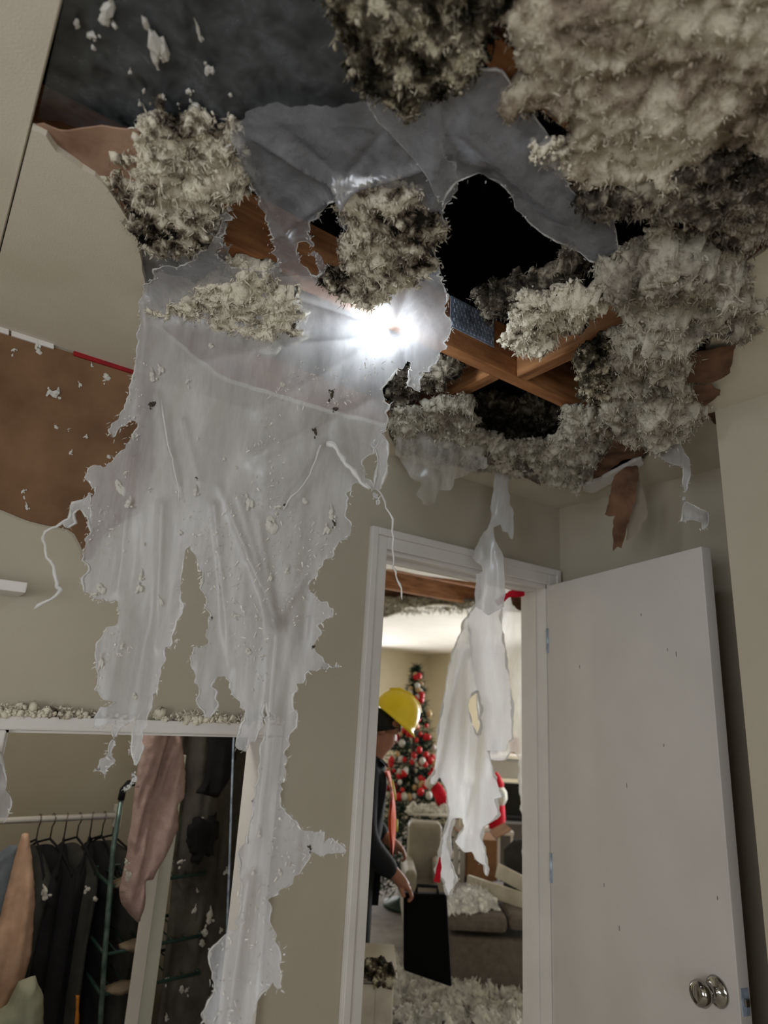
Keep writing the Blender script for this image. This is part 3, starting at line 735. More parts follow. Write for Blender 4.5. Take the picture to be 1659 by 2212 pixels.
veil = film('hanging_plastic_sheet', vert(3.0), [(1010, 1318), (1040, 1296), (1056, 1115), (1084, 1115), (1100, 1310), (1150, 1330), (1200, 1400), (1200, 1640), (1170, 1760), (1150, 1800), (1136, 1900), (1130, 1840), (1126, 1720), (1120, 1640), (1106, 1612), (1090, 1640), (1060, 1640), (1036, 1560), (1020, 1420)], [[(1104, 1490), (1099, 1525), (1088, 1536), (1094, 1512)]], g=.012,
            disp=lambda P: .05 * fbm(np.column_stack([P * np.array([1, .2]), 0 * P[:, 0]]), 7, 3, 94), mat=film_mat('hazy_polythene', srgb(232, 230, 230), clear=.3, trans=.5, gloss=.04), edge_mat=EDGE, jit=(.008, .016), edge_r=.003, seed=33)
tag(veil, 'hazy plastic veil along the right jamb beyond the doorway', 'plastic sheet')

# ================================================================== INSULATION
clump('insulation_clump', 'cream speckled insulation clump beside the brown torn ceiling, upper left', DRAPE, [(238, 330), (330, 268), (430, 240), (512, 268), (522, 330), (506, 420), (474, 500), (430, 530), (350, 540), (300, 490), (256, 410)], INS['mixed'], 0.028, 0.030, seed=1, n_tuft=260)
clump('insulation_clump', 'pale sagging insulation clump at the top of the hanging plastic sheet', DRAPE, [(318, 672), (372, 640), (440, 590), (500, 556), (580, 575), (640, 620), (656, 690), (646, 738), (590, 750), (500, 728), (420, 700)], INS['pale'], 0.040, 0.030, seed=2, n_tuft=260)
clump('insulation_clump', 'ragged speckled insulation clump between the two small holes', DRAPE, [(734, 420), (790, 388), (860, 398), (918, 440), (936, 520), (912, 590), (830, 640), (750, 655), (690, 610), (742, 562), (770, 520), (736, 480)], INS['mixed'], 0.030, 0.030, seed=3, n_tuft=260)
clump('insulation_clump', 'dark dirty insulation at the top centre', ceil_at(H - .01), [(680, -60), (1120, -60), (1090, 60), (1040, 140), (960, 200), (870, 240), (790, 205), (742, 176), (712, 90)], INS['dark'], 0.026, 0.030, seed=4, n_tuft=500, jit=(.03, .015))
clump('insulation_clump', 'broad pale blanket of insulation filling the upper right', ceil_at(H - .008), [(1120, -200), (2000, -200), (2000, 420), (1700, 440), (1560, 360), (1430, 380), (1380, 440), (1290, 430), (1215, 395), (1150, 330), (1225, 290), (1190, 225), (1080, 232), (1110, 130)], INS['stain'], 0.030, 0.050, g=.006, seed=5, n_tuft=100, rough=.012, fine=.008, freq=18, dens=60000, fibre=(.006, .0009), cap=34000)
clump('insulation_clump', 'dark mouldy insulation patch at the right edge', ceil_at(H - .03), [(1400, 380), (1440, 330), (1560, 330), (1700, 360), (1760, 460), (1640, 530), (1540, 500), (1440, 470), (1270, 460), (1250, 415), (1330, 430)], INS['soot'], 0.025, 0.030, seed=6, n_tuft=300)
clump('insulation_clump', 'big shaggy grey insulation mass hanging right of the joist', ceil_at(H - .015), [(1290, 560), (1370, 520), (1470, 495), (1560, 545), (1606, 600), (1632, 690), (1610, 740), (1570, 690), (1504, 726), (1478, 800), (1516, 860), (1500, 920), (1430, 950), (1370, 940), (1320, 905), (1296, 860), (1318, 770), (1356, 700), (1310, 640)], INS['grey'], 0.065, 0.050, seed=7, n_tuft=600, rough=.03, cap=30000)
clump('insulation_clump', 'white insulation wad resting above the joist', ceil_at(H - .005), [(1086, 730), (1120, 668), (1200, 612), (1260, 614), (1310, 640), (1300, 668), (1240, 702), (1180, 746), (1110, 750)], INS['pale'], 0.028, 0.030, seed=8, n_tuft=240)
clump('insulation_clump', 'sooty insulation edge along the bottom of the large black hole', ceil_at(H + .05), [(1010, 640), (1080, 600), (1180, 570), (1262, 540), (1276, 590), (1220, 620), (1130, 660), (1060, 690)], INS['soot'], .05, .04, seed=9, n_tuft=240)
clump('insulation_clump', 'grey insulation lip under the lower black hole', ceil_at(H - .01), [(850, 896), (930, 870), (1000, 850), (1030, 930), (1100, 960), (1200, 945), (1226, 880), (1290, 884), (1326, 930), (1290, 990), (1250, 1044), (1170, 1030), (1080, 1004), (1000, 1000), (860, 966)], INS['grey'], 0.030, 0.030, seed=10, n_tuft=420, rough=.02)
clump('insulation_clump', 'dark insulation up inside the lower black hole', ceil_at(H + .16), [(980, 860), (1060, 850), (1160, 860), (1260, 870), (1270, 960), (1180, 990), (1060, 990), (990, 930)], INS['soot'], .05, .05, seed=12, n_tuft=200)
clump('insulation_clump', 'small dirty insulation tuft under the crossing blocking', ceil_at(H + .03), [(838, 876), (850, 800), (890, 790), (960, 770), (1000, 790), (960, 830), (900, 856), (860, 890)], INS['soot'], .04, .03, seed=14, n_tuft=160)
clump('insulation_clump', 'thin cream insulation fringe at the left end of the grey film', ceil_at(H - .02), [(1140, 340), (1180, 310), (1236, 320), (1230, 360), (1160, 362)], INS['pale'], .02, .02, seed=15, n_tuft=80)
clump('insulation_clump', 'ragged insulation tatters dangling at the right end of the bare joist', ceil_at(H - .02), [(1240, 780), (1300, 730), (1330, 780), (1320, 870), (1280, 870), (1250, 830)], INS['dark'], .03, .03, seed=18, n_tuft=200)

clump('insulation_clump', 'thin grey insulation in the ceiling hole of the next room', ceil_at(H + .04), [(830, 1290), (900, 1292), (1000, 1296), (1100, 1304), (1100, 1322), (960, 1312), (880, 1312), (830, 1330)], INS['grey'], .05, .1, g=.015, seed=19, n_tuft=200, tuft=.012, group=None, fibre=(.03, .003), dens=6000)
# bulb behind the sheet (it makes the white glow)
bs_ = DRAPE.to2([(818, 700)])[0, 0]; bp = np.array([CAM[0], CAM[1], H - .03]) + ES * bs_ + ED * 1.295
bl = thing('light_bulb', 'bare lit bulb glowing through the plastic under the ceiling', 'light bulb', bp)
BULB = bpy.data.materials.new('lit_bulb'); BULB.use_nodes = True
_b = BULB.node_tree.nodes['Principled BSDF']; _b.inputs['Emission Color'].default_value = (.86, .92, 1, 1); _b.inputs['Emission Strength'].default_value = 2.0; _b.inputs['Base Color'].default_value = (.9, .9, .9, 1)
MB().lathe([(0, -.03), (.014, -.026), (.022, -.014), (.024, 0), (.020, .014), (.013, .028), (.012, .034)], bp, (0.3, .4, .2), 18).build('glass_globe', BULB, bl, True)
MB().lathe([(0, .032), (.013, .032), (.013, .058), (.006, .064), (0, .064)], bp, (0.3, .4, .2), 14).build('screw_cap', MAT['steel'], bl, True)
d = bpy.data.lights.new('bulb_light', 'POINT'); d.energy = 8; d.color = (.84, .93, 1); d.shadow_soft_size = .034
lo = bpy.data.objects.new('bulb_light', d); COL.objects.link(lo); lo.location = tuple(bp); attach(lo, bl)

# ================================================================== TORN PAPER AND DRYWALL PIECES
o = plate('fallen_drywall', wall_y(0), [(-120, 680), (0, 716), (160, 766), (296, 808), (330, 820), (330, 1000), (300, 1110), (230, 1150), (196, 1214), (178, 1206), (162, 1150), (140, 1138), (80, 1132), (30, 1112), (0, 1098), (-120, 1070)], g=.02, thick=.006, lift=.0065,
          jit=(.008, .02), mat=MAT['brown'], seed=2, straight=(0, 1, 2, 3))
tag(o, 'brown paper-faced drywall panel left of the hanging sheet', 'drywall panel')
tp = thing('joint_tape', 'red and white tape strip along the top of the brown panel', 'tape', (-1.9, -.008, H - .01))
for a, b_, mt, nm in ((-60, 19, 'white', 'white_tape'), (25, 116, 'white', 'white_tape'), (160, 297, 'red', 'red_tape')):
    yy = lambda x: 702 + .3125 * x
    MB_p = wall_y(-.012).to3(wall_y(-.012).to2([(a, yy(a) + 15), (b_, yy(b_) + 15), (b_, yy(b_) + 1), (a, yy(a) + 1)]))
    m = MB(); Q = np.concatenate([MB_p, MB_p + np.array([0, .008, 0])])
    m.add(Q, [(0, 1, 2, 3), (7, 6, 5, 4), (0, 4, 5, 1), (1, 5, 6, 2), (2, 6, 7, 3), (3, 7, 4, 0)]).build(nm, MAT[mt], tp)
o = plate('torn_ceiling_paper', ceil_at(H), [(74, 268), (180, 266), (300, 276), (325, 430), (300, 480), (235, 440), (150, 374), (72, 332)], g=.012, thick=.003, lift=.006, jit=(.01, .015), mat=M('peeled_paper', srgb(168, 138, 116), srgb(132, 100, 80), 9, .9, .2, 80), seed=8,
          disp=lambda P: .01 * fbm(np.column_stack([P, 0 * P[:, 0]]), 9, 2, 91))
tag(o, 'peeled brownish ceiling paper at the upper left corner of the hole', 'torn paper')
for k, (pl_, lab, fr__) in enumerate((
        ([(1512, 756), (1556, 752), (1592, 752), (1584, 780), (1572, 806), (1520, 832), (1480, 820), (1480, 770)], 'brown torn paper triangle sticking out at the right of the grey mass', ceil_at(H - .03)),
        ([(1500, 832), (1540, 832), (1558, 842), (1548, 862), (1524, 876), (1500, 860)], 'smallest brown paper tab at the right of the grey mass', ceil_at(H - .03)),
        ([(1526, 880), (1560, 884), (1590, 900), (1596, 926), (1578, 946), (1556, 920), (1530, 900)], 'curled brown paper tab over the corner of the bump-out wall', ceil_at(H - .02)),
        ([(1440, 930), (1466, 892), (1490, 896), (1512, 926), (1490, 942), (1456, 952)], 'brown torn paper tab below the grey insulation mass', ceil_at(H - .03)),
        ([(1306, 930), (1340, 922), (1384, 926), (1392, 980), (1340, 996), (1306, 1036), (1262, 1048), (1226, 1044), (1232, 1012), (1300, 985)], 'wide brown torn paper at the broken ceiling edge above the door', ceil_at(H - .02)),
        ([(1600, 566), (1640, 540), (1700, 510), (1700, 535), (1660, 556), (1612, 585), (1596, 584)], 'long brown torn paper strip at the right picture edge', ceil_at(H - .006)))):
    o = plate('torn_ceiling_paper', fr__, pl_, g=.008, thick=.002, lift=0, jit=(.006, .01), mat=MAT['dkbrown'], seed=30 + k, disp=lambda P: .012 * fbm(np.column_stack([P, 0 * P[:, 0]]), 14, 2, 95 + k))
    tag(o, lab, 'torn paper', 'torn brown paper along the right edge of the hole')
VS = vert(1.98)
o = plate('torn_ceiling_paper', VS, [(1326, 1030), (1350, 1010), (1376, 1006), (1372, 1060), (1362, 1110), (1350, 1150), (1342, 1186), (1332, 1180), (1326, 1190), (1322, 1150), (1328, 1110), (1318, 1118), (1306, 1112), (1314, 1080)], g=.008, thick=.002, jit=(.005, .01), mat=MAT['dkbrown'], seed=44,
          disp=lambda P: .02 * fbm(np.column_stack([P, 0 * P[:, 0]]), 9, 2, 99))
tag(o, 'long brown paper strip hanging down above the open door', 'torn paper')
o = plate('torn_ceiling_paper', vert(2.0), [(1372, 1012), (1384, 1040), (1396, 1090), (1398, 1120), (1376, 1150), (1354, 1168), (1358, 1110), (1366, 1050)], g=.008, thick=.0015, jit=(.005, .01), mat=film_mat('dusty_paper', srgb(176, 166, 150), clear=.25, trans=.3, gloss=.0), seed=45)
tag(o, 'dusty pale paper scrap beside the long brown strip', 'torn paper')
o = plate('drywall_fragment', ceil_at(H - .03), [(1240, 1052), (1290, 1040), (1384, 990), (1390, 1004), (1340, 1036), (1280, 1066)], g=.008, thick=.0127, jit=(.004, .01), mat=MAT['white'], seed=46)
tag(o, 'grey-white drywall edge under the wide brown torn paper', 'drywall fragment')
o = plate('drywall_fragment', ceil_at(H - .035), [(1010, 986), (1070, 992), (1130, 1004), (1156, 1022), (1168, 1050), (1150, 1040), (1120, 1022), (1060, 1008)], g=.008, thick=.0127, jit=(.004, .01), mat=M('dirty_edge', srgb(108, 100, 88), srgb(72, 64, 56), 20, .95), seed=47)
tag(o, 'dirty curved drywall sliver under the ceiling above the door head', 'drywall fragment')
wb = MB().box((-2.15, -.09, 1.742), (-1.87, -.002, 1.765)).build('wall_shelf', MAT['white'], bevel=.003)
tag(wb, 'end of a small white wall shelf at the left edge below the brown panel', 'shelf')

# ================================================================== CLOSET CONTENTS (the mirror's reflection, built as solid things)
def cloth(name, label, frame, poly_px, mat, thick=.03, edge=.03, g=.008, folds=.012, freq=28, seed=0, cat='garment', group=None, jit=(.002, .01), slant=0.0):
    outer = jag(frame.to2(poly_px), jit[0], jit[1], seed)
    P, Q, BE, loops = fill(outer, [], g); d, _ = seg_dist(P, loops)
    t = np.clip(d / edge, 0, 1); base = np.sqrt(1 - (1 - t) ** 2)
    q = np.column_stack([P[:, 0] + slant * P[:, 1], P[:, 1] * .12, np.full(len(P), seed)])
    h = thick * base + folds * t * fbm(q, freq, 2, seed) + .002 * fbm(np.column_stack([P, 0 * P[:, 0]]), 30, 2, seed + 3)
    n = len(P); V = np.concatenate([frame.to3(P, h), frame.to3(P, -thick * base * .5 - .002)])
    F = [tuple(q_) for q_ in Q] + [tuple(q_[::-1] + n) for q_ in Q] + [(b, a, a + n, b + n) for a, b in BE]
    o = mesh_obj(name, V, F, mat, None, True)
    return tag(o, label, cat, group)
C_BLACK = M('black_fabric', srgb(26, 25, 28), srgb(16, 15, 18), 14, .9, .3, 200)
C_CHAR = M('charcoal_fabric', srgb(58, 57, 54), srgb(42, 41, 38), 14, .9, .3, 200)
C_PINK = M('dusty_pink_towel', srgb(170, 146, 140), srgb(152, 128, 122), 30, .95, .5, 260)
C_PEACH = M('peach_fabric', srgb(206, 172, 148), srgb(184, 150, 128), 12, .9, .2, 200)
C_BLUE = M('grey_blue_fabric', srgb(124, 132, 142), srgb(98, 106, 116), 12, .9, .2, 200)
C_GREEN = M('green_enamel', srgb(40, 62, 56), srgb(28, 46, 42), 10, .4)
rodY = 1.32
R2 = wall_y(rodY)
rz = float(R2.to2([(14, 1772), (198, 1765)])[:, 1].mean())
rod = thing('clothes_rod', 'pale clothes rod across the back of the closet', 'clothes rod', (-1.9, rodY, rz))
MB().tube([(QX0 + .01, rodY, rz), (-1.20, rodY, rz)], .012, 10).build('rod', MAT['white'], rod, True)
MB().box((-1.21, rodY - .03, rz - .04), (-1.19, rodY + .03, rz + .04)).build('end_bracket', MAT['white'], rod)
def hanger(x, tilt, label, k):
    o = thing('clothes_hanger', label, 'hanger', (x, rodY, rz), 'hangers on the closet rod')
    c, s = math.cos(tilt), math.sin(tilt)
    f = lambda u, z: (x + s * u, rodY + c * u, rz + z)
    MB().tube([f(.0, -.075), f(0, -.03), f(-.014, -.012), f(-.016, .004), f(-.008, .016), f(.006, .017), f(.015, .006)], .0028, 6).build('hook', MAT['chrome'], o, True)
    MB().tube([f(0, -.072), f(.10, -.10), f(.20, -.155), f(.205, -.165), f(.0, -.165), f(-.205, -.165), f(-.20, -.155), f(-.10, -.10), f(0, -.072)], .0045, 6).build('shoulder_bar', C_BLACK, o, True)
    return o
def hung_garment(x, w, length, tilt, mat, label, k, half=.21):
    """a garment on its hanger, edge-on to the opening"""
    c, s = math.cos(tilt), math.sin(tilt); r = np.random.default_rng(100 + k)
    prof = [(-.095, .03, .25), (-.115, .11, .6), (-.16, half, .9), (-.24, half + .02, 1.0)] + [(-.24 - (length - .24) * t, half + .02 + .03 * t, 1.0 + .15 * t) for t in (.2, .4, .6, .8, 1.0)]
    V = []; n = 16
    for i, (z, hw, tk) in enumerate(prof):
        for j in range(n):
            a = 2 * math.pi * j / n
            u = hw * math.cos(a); v = w * tk * .5 * math.sin(a)
            q = np.array([[u * 9, z * 2.5, k * 3.1 + (v > 0)]])
            v += w * .35 * vnoise(q, 7)[0] * min(1, tk)
            V.append((x + s * u + c * v, rodY + c * u - s * v, rz + z + .01 * vnoise(q * 2, 9)[0] * (i == len(prof) - 1)))
    F = [(i * n + j, i * n + (j + 1) % n, (i + 1) * n + (j + 1) % n, (i + 1) * n + j) for i in range(len(prof) - 1) for j in range(n)]
    F += [tuple(range(n))[::-1], tuple((len(prof) - 1) * n + j for j in range(n))]
    return tag(mesh_obj('hanging_garment', V, F, mat, None, True), label, 'garment', 'dark garments on the closet rod')
gx = [R2.to2([(px, 1900)])[0, 0] for px in (62, 92, 122, 150, 178, 204, 228)]
names = ['first dark garment right of the peach scarf on the rod', 'second dark garment right of the peach scarf on the rod', 'third dark garment right of the peach scarf on the rod', 'middle black garment in the row on the rod',
         'third black garment left of the green rack pole', 'second black garment left of the green rack pole', 'black garment nearest the green rack pole']
for k, x in enumerate(gx):
    tl = random.uniform(-.35, .35)
    hanger(x, tl, 'hanger of the ' + names[k], k)
    hung_garment(x, .085, .98 + .05 * random.random(), tl, C_BLACK if k % 3 else C_CHAR, names[k], k)
cloth('scarf', 'long peach scarf hanging at the left of the closet', wall_y(1.05), [(48, 1800), (62, 1800), (70, 1850), (76, 1950), (68, 2060), (52, 2118), (30, 2140), (10, 2180), (-60, 2220), (-40, 2100), (0, 1980), (30, 1860)], C_PEACH, .03, .03, folds=.02, seed=50, cat='scarf')
cloth('garment', 'grey-blue garment behind the peach scarf', wall_y(1.12), [(20, 1826), (40, 1826), (36, 1900), (20, 1990), (0, 2080), (-90, 2120), (-80, 1900)], C_BLUE, .03, .03, folds=.015, seed=51)
cloth('towel', 'dusty pink towel hanging in folds inside the closet', wall_y(.62), [(312, 1560), (386, 1560), (392, 1610), (400, 1670), (398, 1722), (384, 1738), (384, 1788), (366, 1830), (340, 1872), (326, 1902), (312, 1900), (312, 1950), (300, 1994), (286, 1982), (262, 1950), (258, 1922), (272, 1860), (284, 1770), (292, 1700), (304, 1610)],
      C_PINK, .035, .02, g=.006, folds=.03, freq=34, seed=52, cat='towel', slant=-.12)
# hook rail that carries the towel
hk = thing('towel_rail', 'thin dark rail above the pink towel', 'rail', (-1.45, .64, 1.56))
zt = wall_y(.62).to2([(350, 1572)])[0]
MB().tube([(zt[0] - .35, .64, zt[1] + .03), (zt[0] + .75, .64, zt[1] + .03)], .008, 8).build('bar', C_CHAR, hk, True)
MB().tube([(zt[0] - .35, .64, zt[1] + .03), (zt[0] - .35, .64, QH)], .006, 8).build('hanger_rod', C_CHAR, hk, True)
MB().tube([(zt[0] + .75, .64, zt[1] + .03), (zt[0] + .75, .64, QH)], .006, 8).build('hanger_rod', C_CHAR, hk, True)
# green metal rack
RK = wall_y(.92)
def rp(px, py, y=None): F_ = RK if y is None else wall_y(y); return F_.to3(F_.to2([(px, py)]))[0]
rack = thing('metal_rack', 'green metal rack with a tall pole behind the pink towel', 'rack', rp(213, 2230))
MB().tube([rp(213, 2260), rp(228, 2040), rp(245, 1830), rp(262, 1726)], .009, 10).build('pole', M('silver_green_pole', srgb(120, 140, 136), srgb(58, 80, 74), 22, .35, metal=.4), rack, True)
MB().tube([rp(261, 1728), rp(266, 1706), rp(278, 1692), rp(300, 1690)], .012, 10).build('hook_cap', C_BLACK, rack, True)
MB().tube([rp(213, 2260, 1.22) + np.array([.34, 0, 0]), rp(248, 1790, 1.22) + np.array([.34, 0, 0])], .009, 10).build('pole', C_GREEN, rack, True)
for k, (px, py) in enumerate(((240, 1915), (226, 2062), (219, 2150))):
    a = rp(px, py); m = MB()
    m.tube([a, a + np.array([.34, 0.0, .012])], .006, 8); m.tube([a + np.array([0, .28, 0]), a + np.array([.34, .28, .012])], .006, 8)
    m.tube([a, a + np.array([0, .28, 0])], .006, 8); m.tube([a + np.array([.34, 0, .012]), a + np.array([.34, .28, .012])], .006, 8)
    for i in range(1, 7): m.tube([a + np.array([0.05 * i - .01, 0, .001 * i]), a + np.array([.05 * i - .01, .28, .001 * i])], .003, 6)
    m.build('wire_shelf', C_GREEN, rack, True)
C_TAN = M('tan_cloth', srgb(132, 116, 96), srgb(96, 84, 68), 16, .9, .3, 160)
for k, (px, py, lab) in enumerate(((262, 1905, 'folded tan cloth on the top shelf of the green rack'), (284, 2040, 'folded tan cloth on the middle shelf of the green rack'), (250, 2132, 'folded tan cloth on the bottom shelf of the green rack'))):
    cloth('folded_cloth', lab, wall_y(.95), [(px - 28, py), (px + 10, py - 14), (px + 44, py - 16), (px + 48, py + 6), (px, py + 16), (px - 26, py + 12)], C_TAN, .05, .03, folds=.01, seed=60 + k, cat='cloth', group='folded cloths on the rack')
# white upright board
PB = wall_y(.78)
bx = PB.to2([(318, 1960), (366, 1850), (345, 2200)])
xa, xb = bx[0, 0], PB.to2([(355, 2000)])[0, 0]
sp = thing('shelf_upright', 'white upright shelf board standing beside the pink towel', 'shelf upright', (xa, .78, 0))
MB().box((xa, .78, 0), (xb, .80, 1.34)).build('board', M('pale_board', srgb(196, 198, 186), srgb(186, 188, 176), 4, .5), sp, bevel=.003)
MB().box((xa - .022, .772, 0), (xa + .02, .782, 1.335)).build('edge_strip', MAT['white'], sp, bevel=.002)
# dark curtain and garments on the right
cloth('garment_bag', 'dark grey-brown garment bag hanging at the right of the closet', wall_y(.98), [(384, 1560), (560, 1560), (570, 1900), (570, 2300), (330, 2300), (352, 2100), (372, 1900), (384, 1720)], M('dark_bag_fabric', srgb(88, 84, 76), srgb(56, 52, 47), 7, .85, .3, 120), .02, .03, g=.01, folds=.04, freq=16, seed=55, cat='garment bag')
cloth('garment', 'black jacket bunched at the top right of the closet', wall_y(.90), [(452, 1570), (516, 1575), (510, 1640), (492, 1690), (468, 1724), (420, 1712), (440, 1690), (448, 1640)], C_BLACK, .03, .02, folds=.02, seed=56)
cloth('garment', 'black bundle in the middle of the dark garment bag', wall_y(.92), [(404, 1790), (420, 1764), (446, 1770), (470, 1752), (474, 1800), (458, 1822), (462, 1850), (440, 1846), (430, 1872), (410, 1862), (404, 1830)], C_BLACK, .03, .02, folds=.02, seed=57, jit=(.012, .01))
st = thing('closet_pole', 'thin grey vertical pole in front of the dark garment bag', 'pole', (-1.1, .86, 0))
a, b_ = wall_y(.86).to3(wall_y(.86).to2([(492, 1960), (503, 1640)]))
MB().tube([a + (a - b_) * 2.2, b_ + (b_ - a) * .5], .004, 8).build('pole', MAT['steel'], st, True)
cloth('laundry_bag', 'pale greenish bag at the bottom left of the closet', wall_y(.75), [(16, 2170), (40, 2120), (76, 2108), (94, 2150), (96, 2300), (-40, 2300), (-30, 2200)], M('pale_bag', srgb(150, 152, 132), srgb(126, 128, 108), 9, .8), .06, .05, folds=.02, seed=58, cat='bag')
cloth('garment', 'thin orange strap hanging among the black garments', wall_y(1.02), [(164, 2150), (172, 2150), (172, 2300), (158, 2300)], M('orange_strap', srgb(196, 124, 40), srgb(160, 96, 30), 20, .7), .008, .006, g=.004, folds=.002, seed=59)
# added lamp, out of view, that brightens the dim closet
cl = thing('added_fill_lamp', 'round white fill lamp added inside the closet', 'lamp', (-1.75, .55, QH))
gm = bpy.data.materials.new('lit_glass'); gm.use_nodes = True; gb = gm.node_tree.nodes['Principled BSDF']; gb.inputs['Emission Color'].default_value = (1, .96, .9, 1); gb.inputs['Emission Strength'].default_value = 1.5
MB().lathe([(0, 0), (.11, 0), (.11, -.02), (.1, -.02)], (-1.75, .55, QH), (0, 0, 1), 24).build('base', MAT['white'], cl, True)
MB().lathe([(.1, -.02), (.095, -.05), (.07, -.075), (.03, -.088), (0, -.09)], (-1.75, .55, QH), (0, 0, 1), 24).build('glass_dome', gm, cl, True)
d = bpy.data.lights.new('closet_fill_light', 'POINT'); d.energy = 13; d.color = (1, .96, .9); d.shadow_soft_size = .1
lo = bpy.data.objects.new('closet_fill_light', d); COL.objects.link(lo); lo.location = (-1.75, .55, QH - .2); attach(lo, cl)

# ================================================================== LIVING ROOM CONTENTS
def vp(px, py, d): F_ = vert(d); return F_.to3(F_.to2([(px, py)]))[0]
def vbox(name, px0, py0, px1, py1, d, depth, mat, parent=None, bevel=.006, z0=None):
    """a box whose front face covers the photo rectangle at distance d, running back by depth"""
    a = vp(px0, py0, d); b = vp(px1, py1, d)
    zt_, zb = a[2], b[2] if z0 is None else z0
    a[2] = b[2] = 0; mid = (a + b) / 2; wv = ES * ((b - a) @ ES) / 2
    mid = np.array([CAM[0], CAM[1], 0]) + ES * ((mid - CAM) @ ES) + ED * (d + depth / 2)
    return MB().obox(mid + EZ * (zt_ + zb) / 2, wv, ED * depth / 2, EZ * (zt_ - zb) / 2).build(name, mat, parent, bevel=bevel)
UPH = M('taupe_upholstery', srgb(112, 104, 98), srgb(98, 90, 84), 30, .9, .4, 200)
so = thing('sofa', 'taupe upholstered sofa seat under white insulation beyond the doorway', 'sofa', (1.3, 1.9, 0))
vbox('base', 970, 2022, 1230, 2100, 4.15, .7, UPH, so, .02, z0=.06)
vbox('seat_cushion', 966, 1972, 1098, 2020, 4.12, .72, UPH, so, .03)
vbox('seat_cushion', 1100, 1972, 1234, 2020, 4.12, .72, UPH, so, .03)
for px in (984, 1220): vbox('foot', px - 10, 2090, px + 10, 2110, 4.25, .06, C_BLACK, so, .004, z0=0)
FLO = Plane((0, 0, .02), (1, 0, 0), (0, 1, 0), (0, 0, 1))
LRINS = fluff_mat('fallen_insulation', .36, .22, (206, 204, 198), (160, 158, 152), (92, 90, 86), 20)
o = clump('insulation_heap', 'grey-white fallen insulation covering the floor beyond the doorway', FLO, [(640, 2130), (820, 2110), (1000, 2104), (1260, 2104), (1300, 2300), (1240, 2500), (640, 2500)], LRINS, .10, .12, g=.012, seed=70, n_tuft=1600, tuft=.012, rough=.06, fine=.016, back=.015, fibre=(.018, .004), dens=9000, down=-.1, group=None, cat='insulation', freq=14); o['kind'] = 'stuff'
sofatop = Plane((0, 0, vp(1000, 1972, 4.12)[2] + .005), (1, 0, 0), (0, 1, 0), (0, 0, 1))
clump('insulation_heap', 'bright white heap of insulation on the sofa seat', sofatop, [(958, 1966), (985, 1938), (1040, 1930), (1066, 1950), (1052, 1970), (1000, 1968)], fluff_mat('white_insulation', .3, .14, (226, 226, 224), (190, 190, 188), (130, 130, 128), 20), .07, .1, g=.012, seed=71, n_tuft=300, tuft=.008, rough=.04, back=.004, group=None, fibre=(.018, .003), dens=30000, down=-.1)
CRM = M('cream_board', srgb(206, 200, 186), srgb(180, 172, 158), 10, .7)
for k, (a0, b0, lab) in enumerate(((((1010, 1905), (1150, 1952)), None, 'cream board lying across the sofa toward the door jamb'), (((1075, 1880), (1160, 1925)), None, 'shorter cream board propped behind the sofa'))):
    p, q = vp(*a0[0], 4.5), vp(*a0[1], 4.2); c = (p + q) / 2; ax = (q - p) / 2; up = np.cross(ax, ED); up /= np.linalg.norm(up)
    tag(MB().obox(c, ax, np.cross(up, ax) / np.linalg.norm(ax) * .012, up * .04).build('board', CRM, bevel=.004), lab, 'board')
# chair, tables, boxes
BEI = M('beige_leather', srgb(150, 142, 128), srgb(130, 122, 110), 8, .6)
ch = thing('armchair', 'beige armchair back behind the man and his black case', 'armchair', vp(920, 2100, 4.9) * np.array([1, 1, 0]))
vbox('backrest', 884, 1776, 952, 1930, 4.75, .16, BEI, ch, .03); vbox('seat', 880, 1930, 958, 1985, 4.35, .5, BEI, ch, .03); vbox('arm', 876, 1880, 896, 2010, 4.35, .5, BEI, ch, .02); vbox('arm', 944, 1880, 960, 2010, 4.35, .5, BEI, ch, .02)
for px in (884, 952): vbox('leg', px - 5, 2000, px + 5, 2060, 4.4, .05, C_BLACK, ch, .003, z0=0)
tb = thing('side_table', 'white narrow table with a crumbled top behind the armchair', 'table', vp(960, 2100, 5.15) * np.array([1, 1, 0]))
vbox('table_top', 884, 1756, 1006, 1768, 5.05, .32, MAT['white'], tb, .004)
for px in (892, 986, 1000): vbox('leg', px - 4, 1768, px + 4, 1900, 5.1, .03, MAT['white'], tb, .002, z0=0)
clump('insulation_heap', 'white crumbs of insulation along the narrow table', Plane((0, 0, vp(900, 1756, 5.05)[2] + .004), (1, 0, 0), (0, 1, 0), (0, 0, 1)), [(886, 1754), (1004, 1754), (1004, 1749), (886, 1749)], MAT['flecks'], .03, .05, g=.015, seed=72, n_tuft=200, tuft=.016, rough=.02, back=.003, group=None)
CARD = M('cardboard', srgb(146, 108, 76), srgb(126, 90, 62), 12, .85)
cb = thing('cardboard_box', 'brown cardboard box standing behind the sofa', 'box', vp(1045, 2000, 5.0) * np.array([1, 1, 0]))
vbox('carton', 1012, 1812, 1074, 1900, 5.0, .3, CARD, cb, .004, z0=.42)
for s_ in (0, 1):
    a = vp(1012 if s_ == 0 else 1074, 1812, 5.0); e = ES * (-1 if s_ == 0 else 1)
    MB().obox(a + e * .05 + ED * .15 + EZ * .03, e * .055 + EZ * .03, ED * .145, np.array([0, 0, .0025])).build('flap', CARD, cb)
tag(vbox('storage_crate', 1008, 1902, 1084, 1960, 4.98, .36, C_CHAR, None, .01, z0=0), 'dark crate under the brown cardboard box', 'crate')
sh = thing('white_shelf', 'small white shelf unit right of the cardboard box', 'shelf', vp(1075, 2000, 5.4) * np.array([1, 1, 0]))
vbox('shelf_board', 1040, 1793, 1110, 1806, 5.4, .25, MAT['white'], sh, .003)
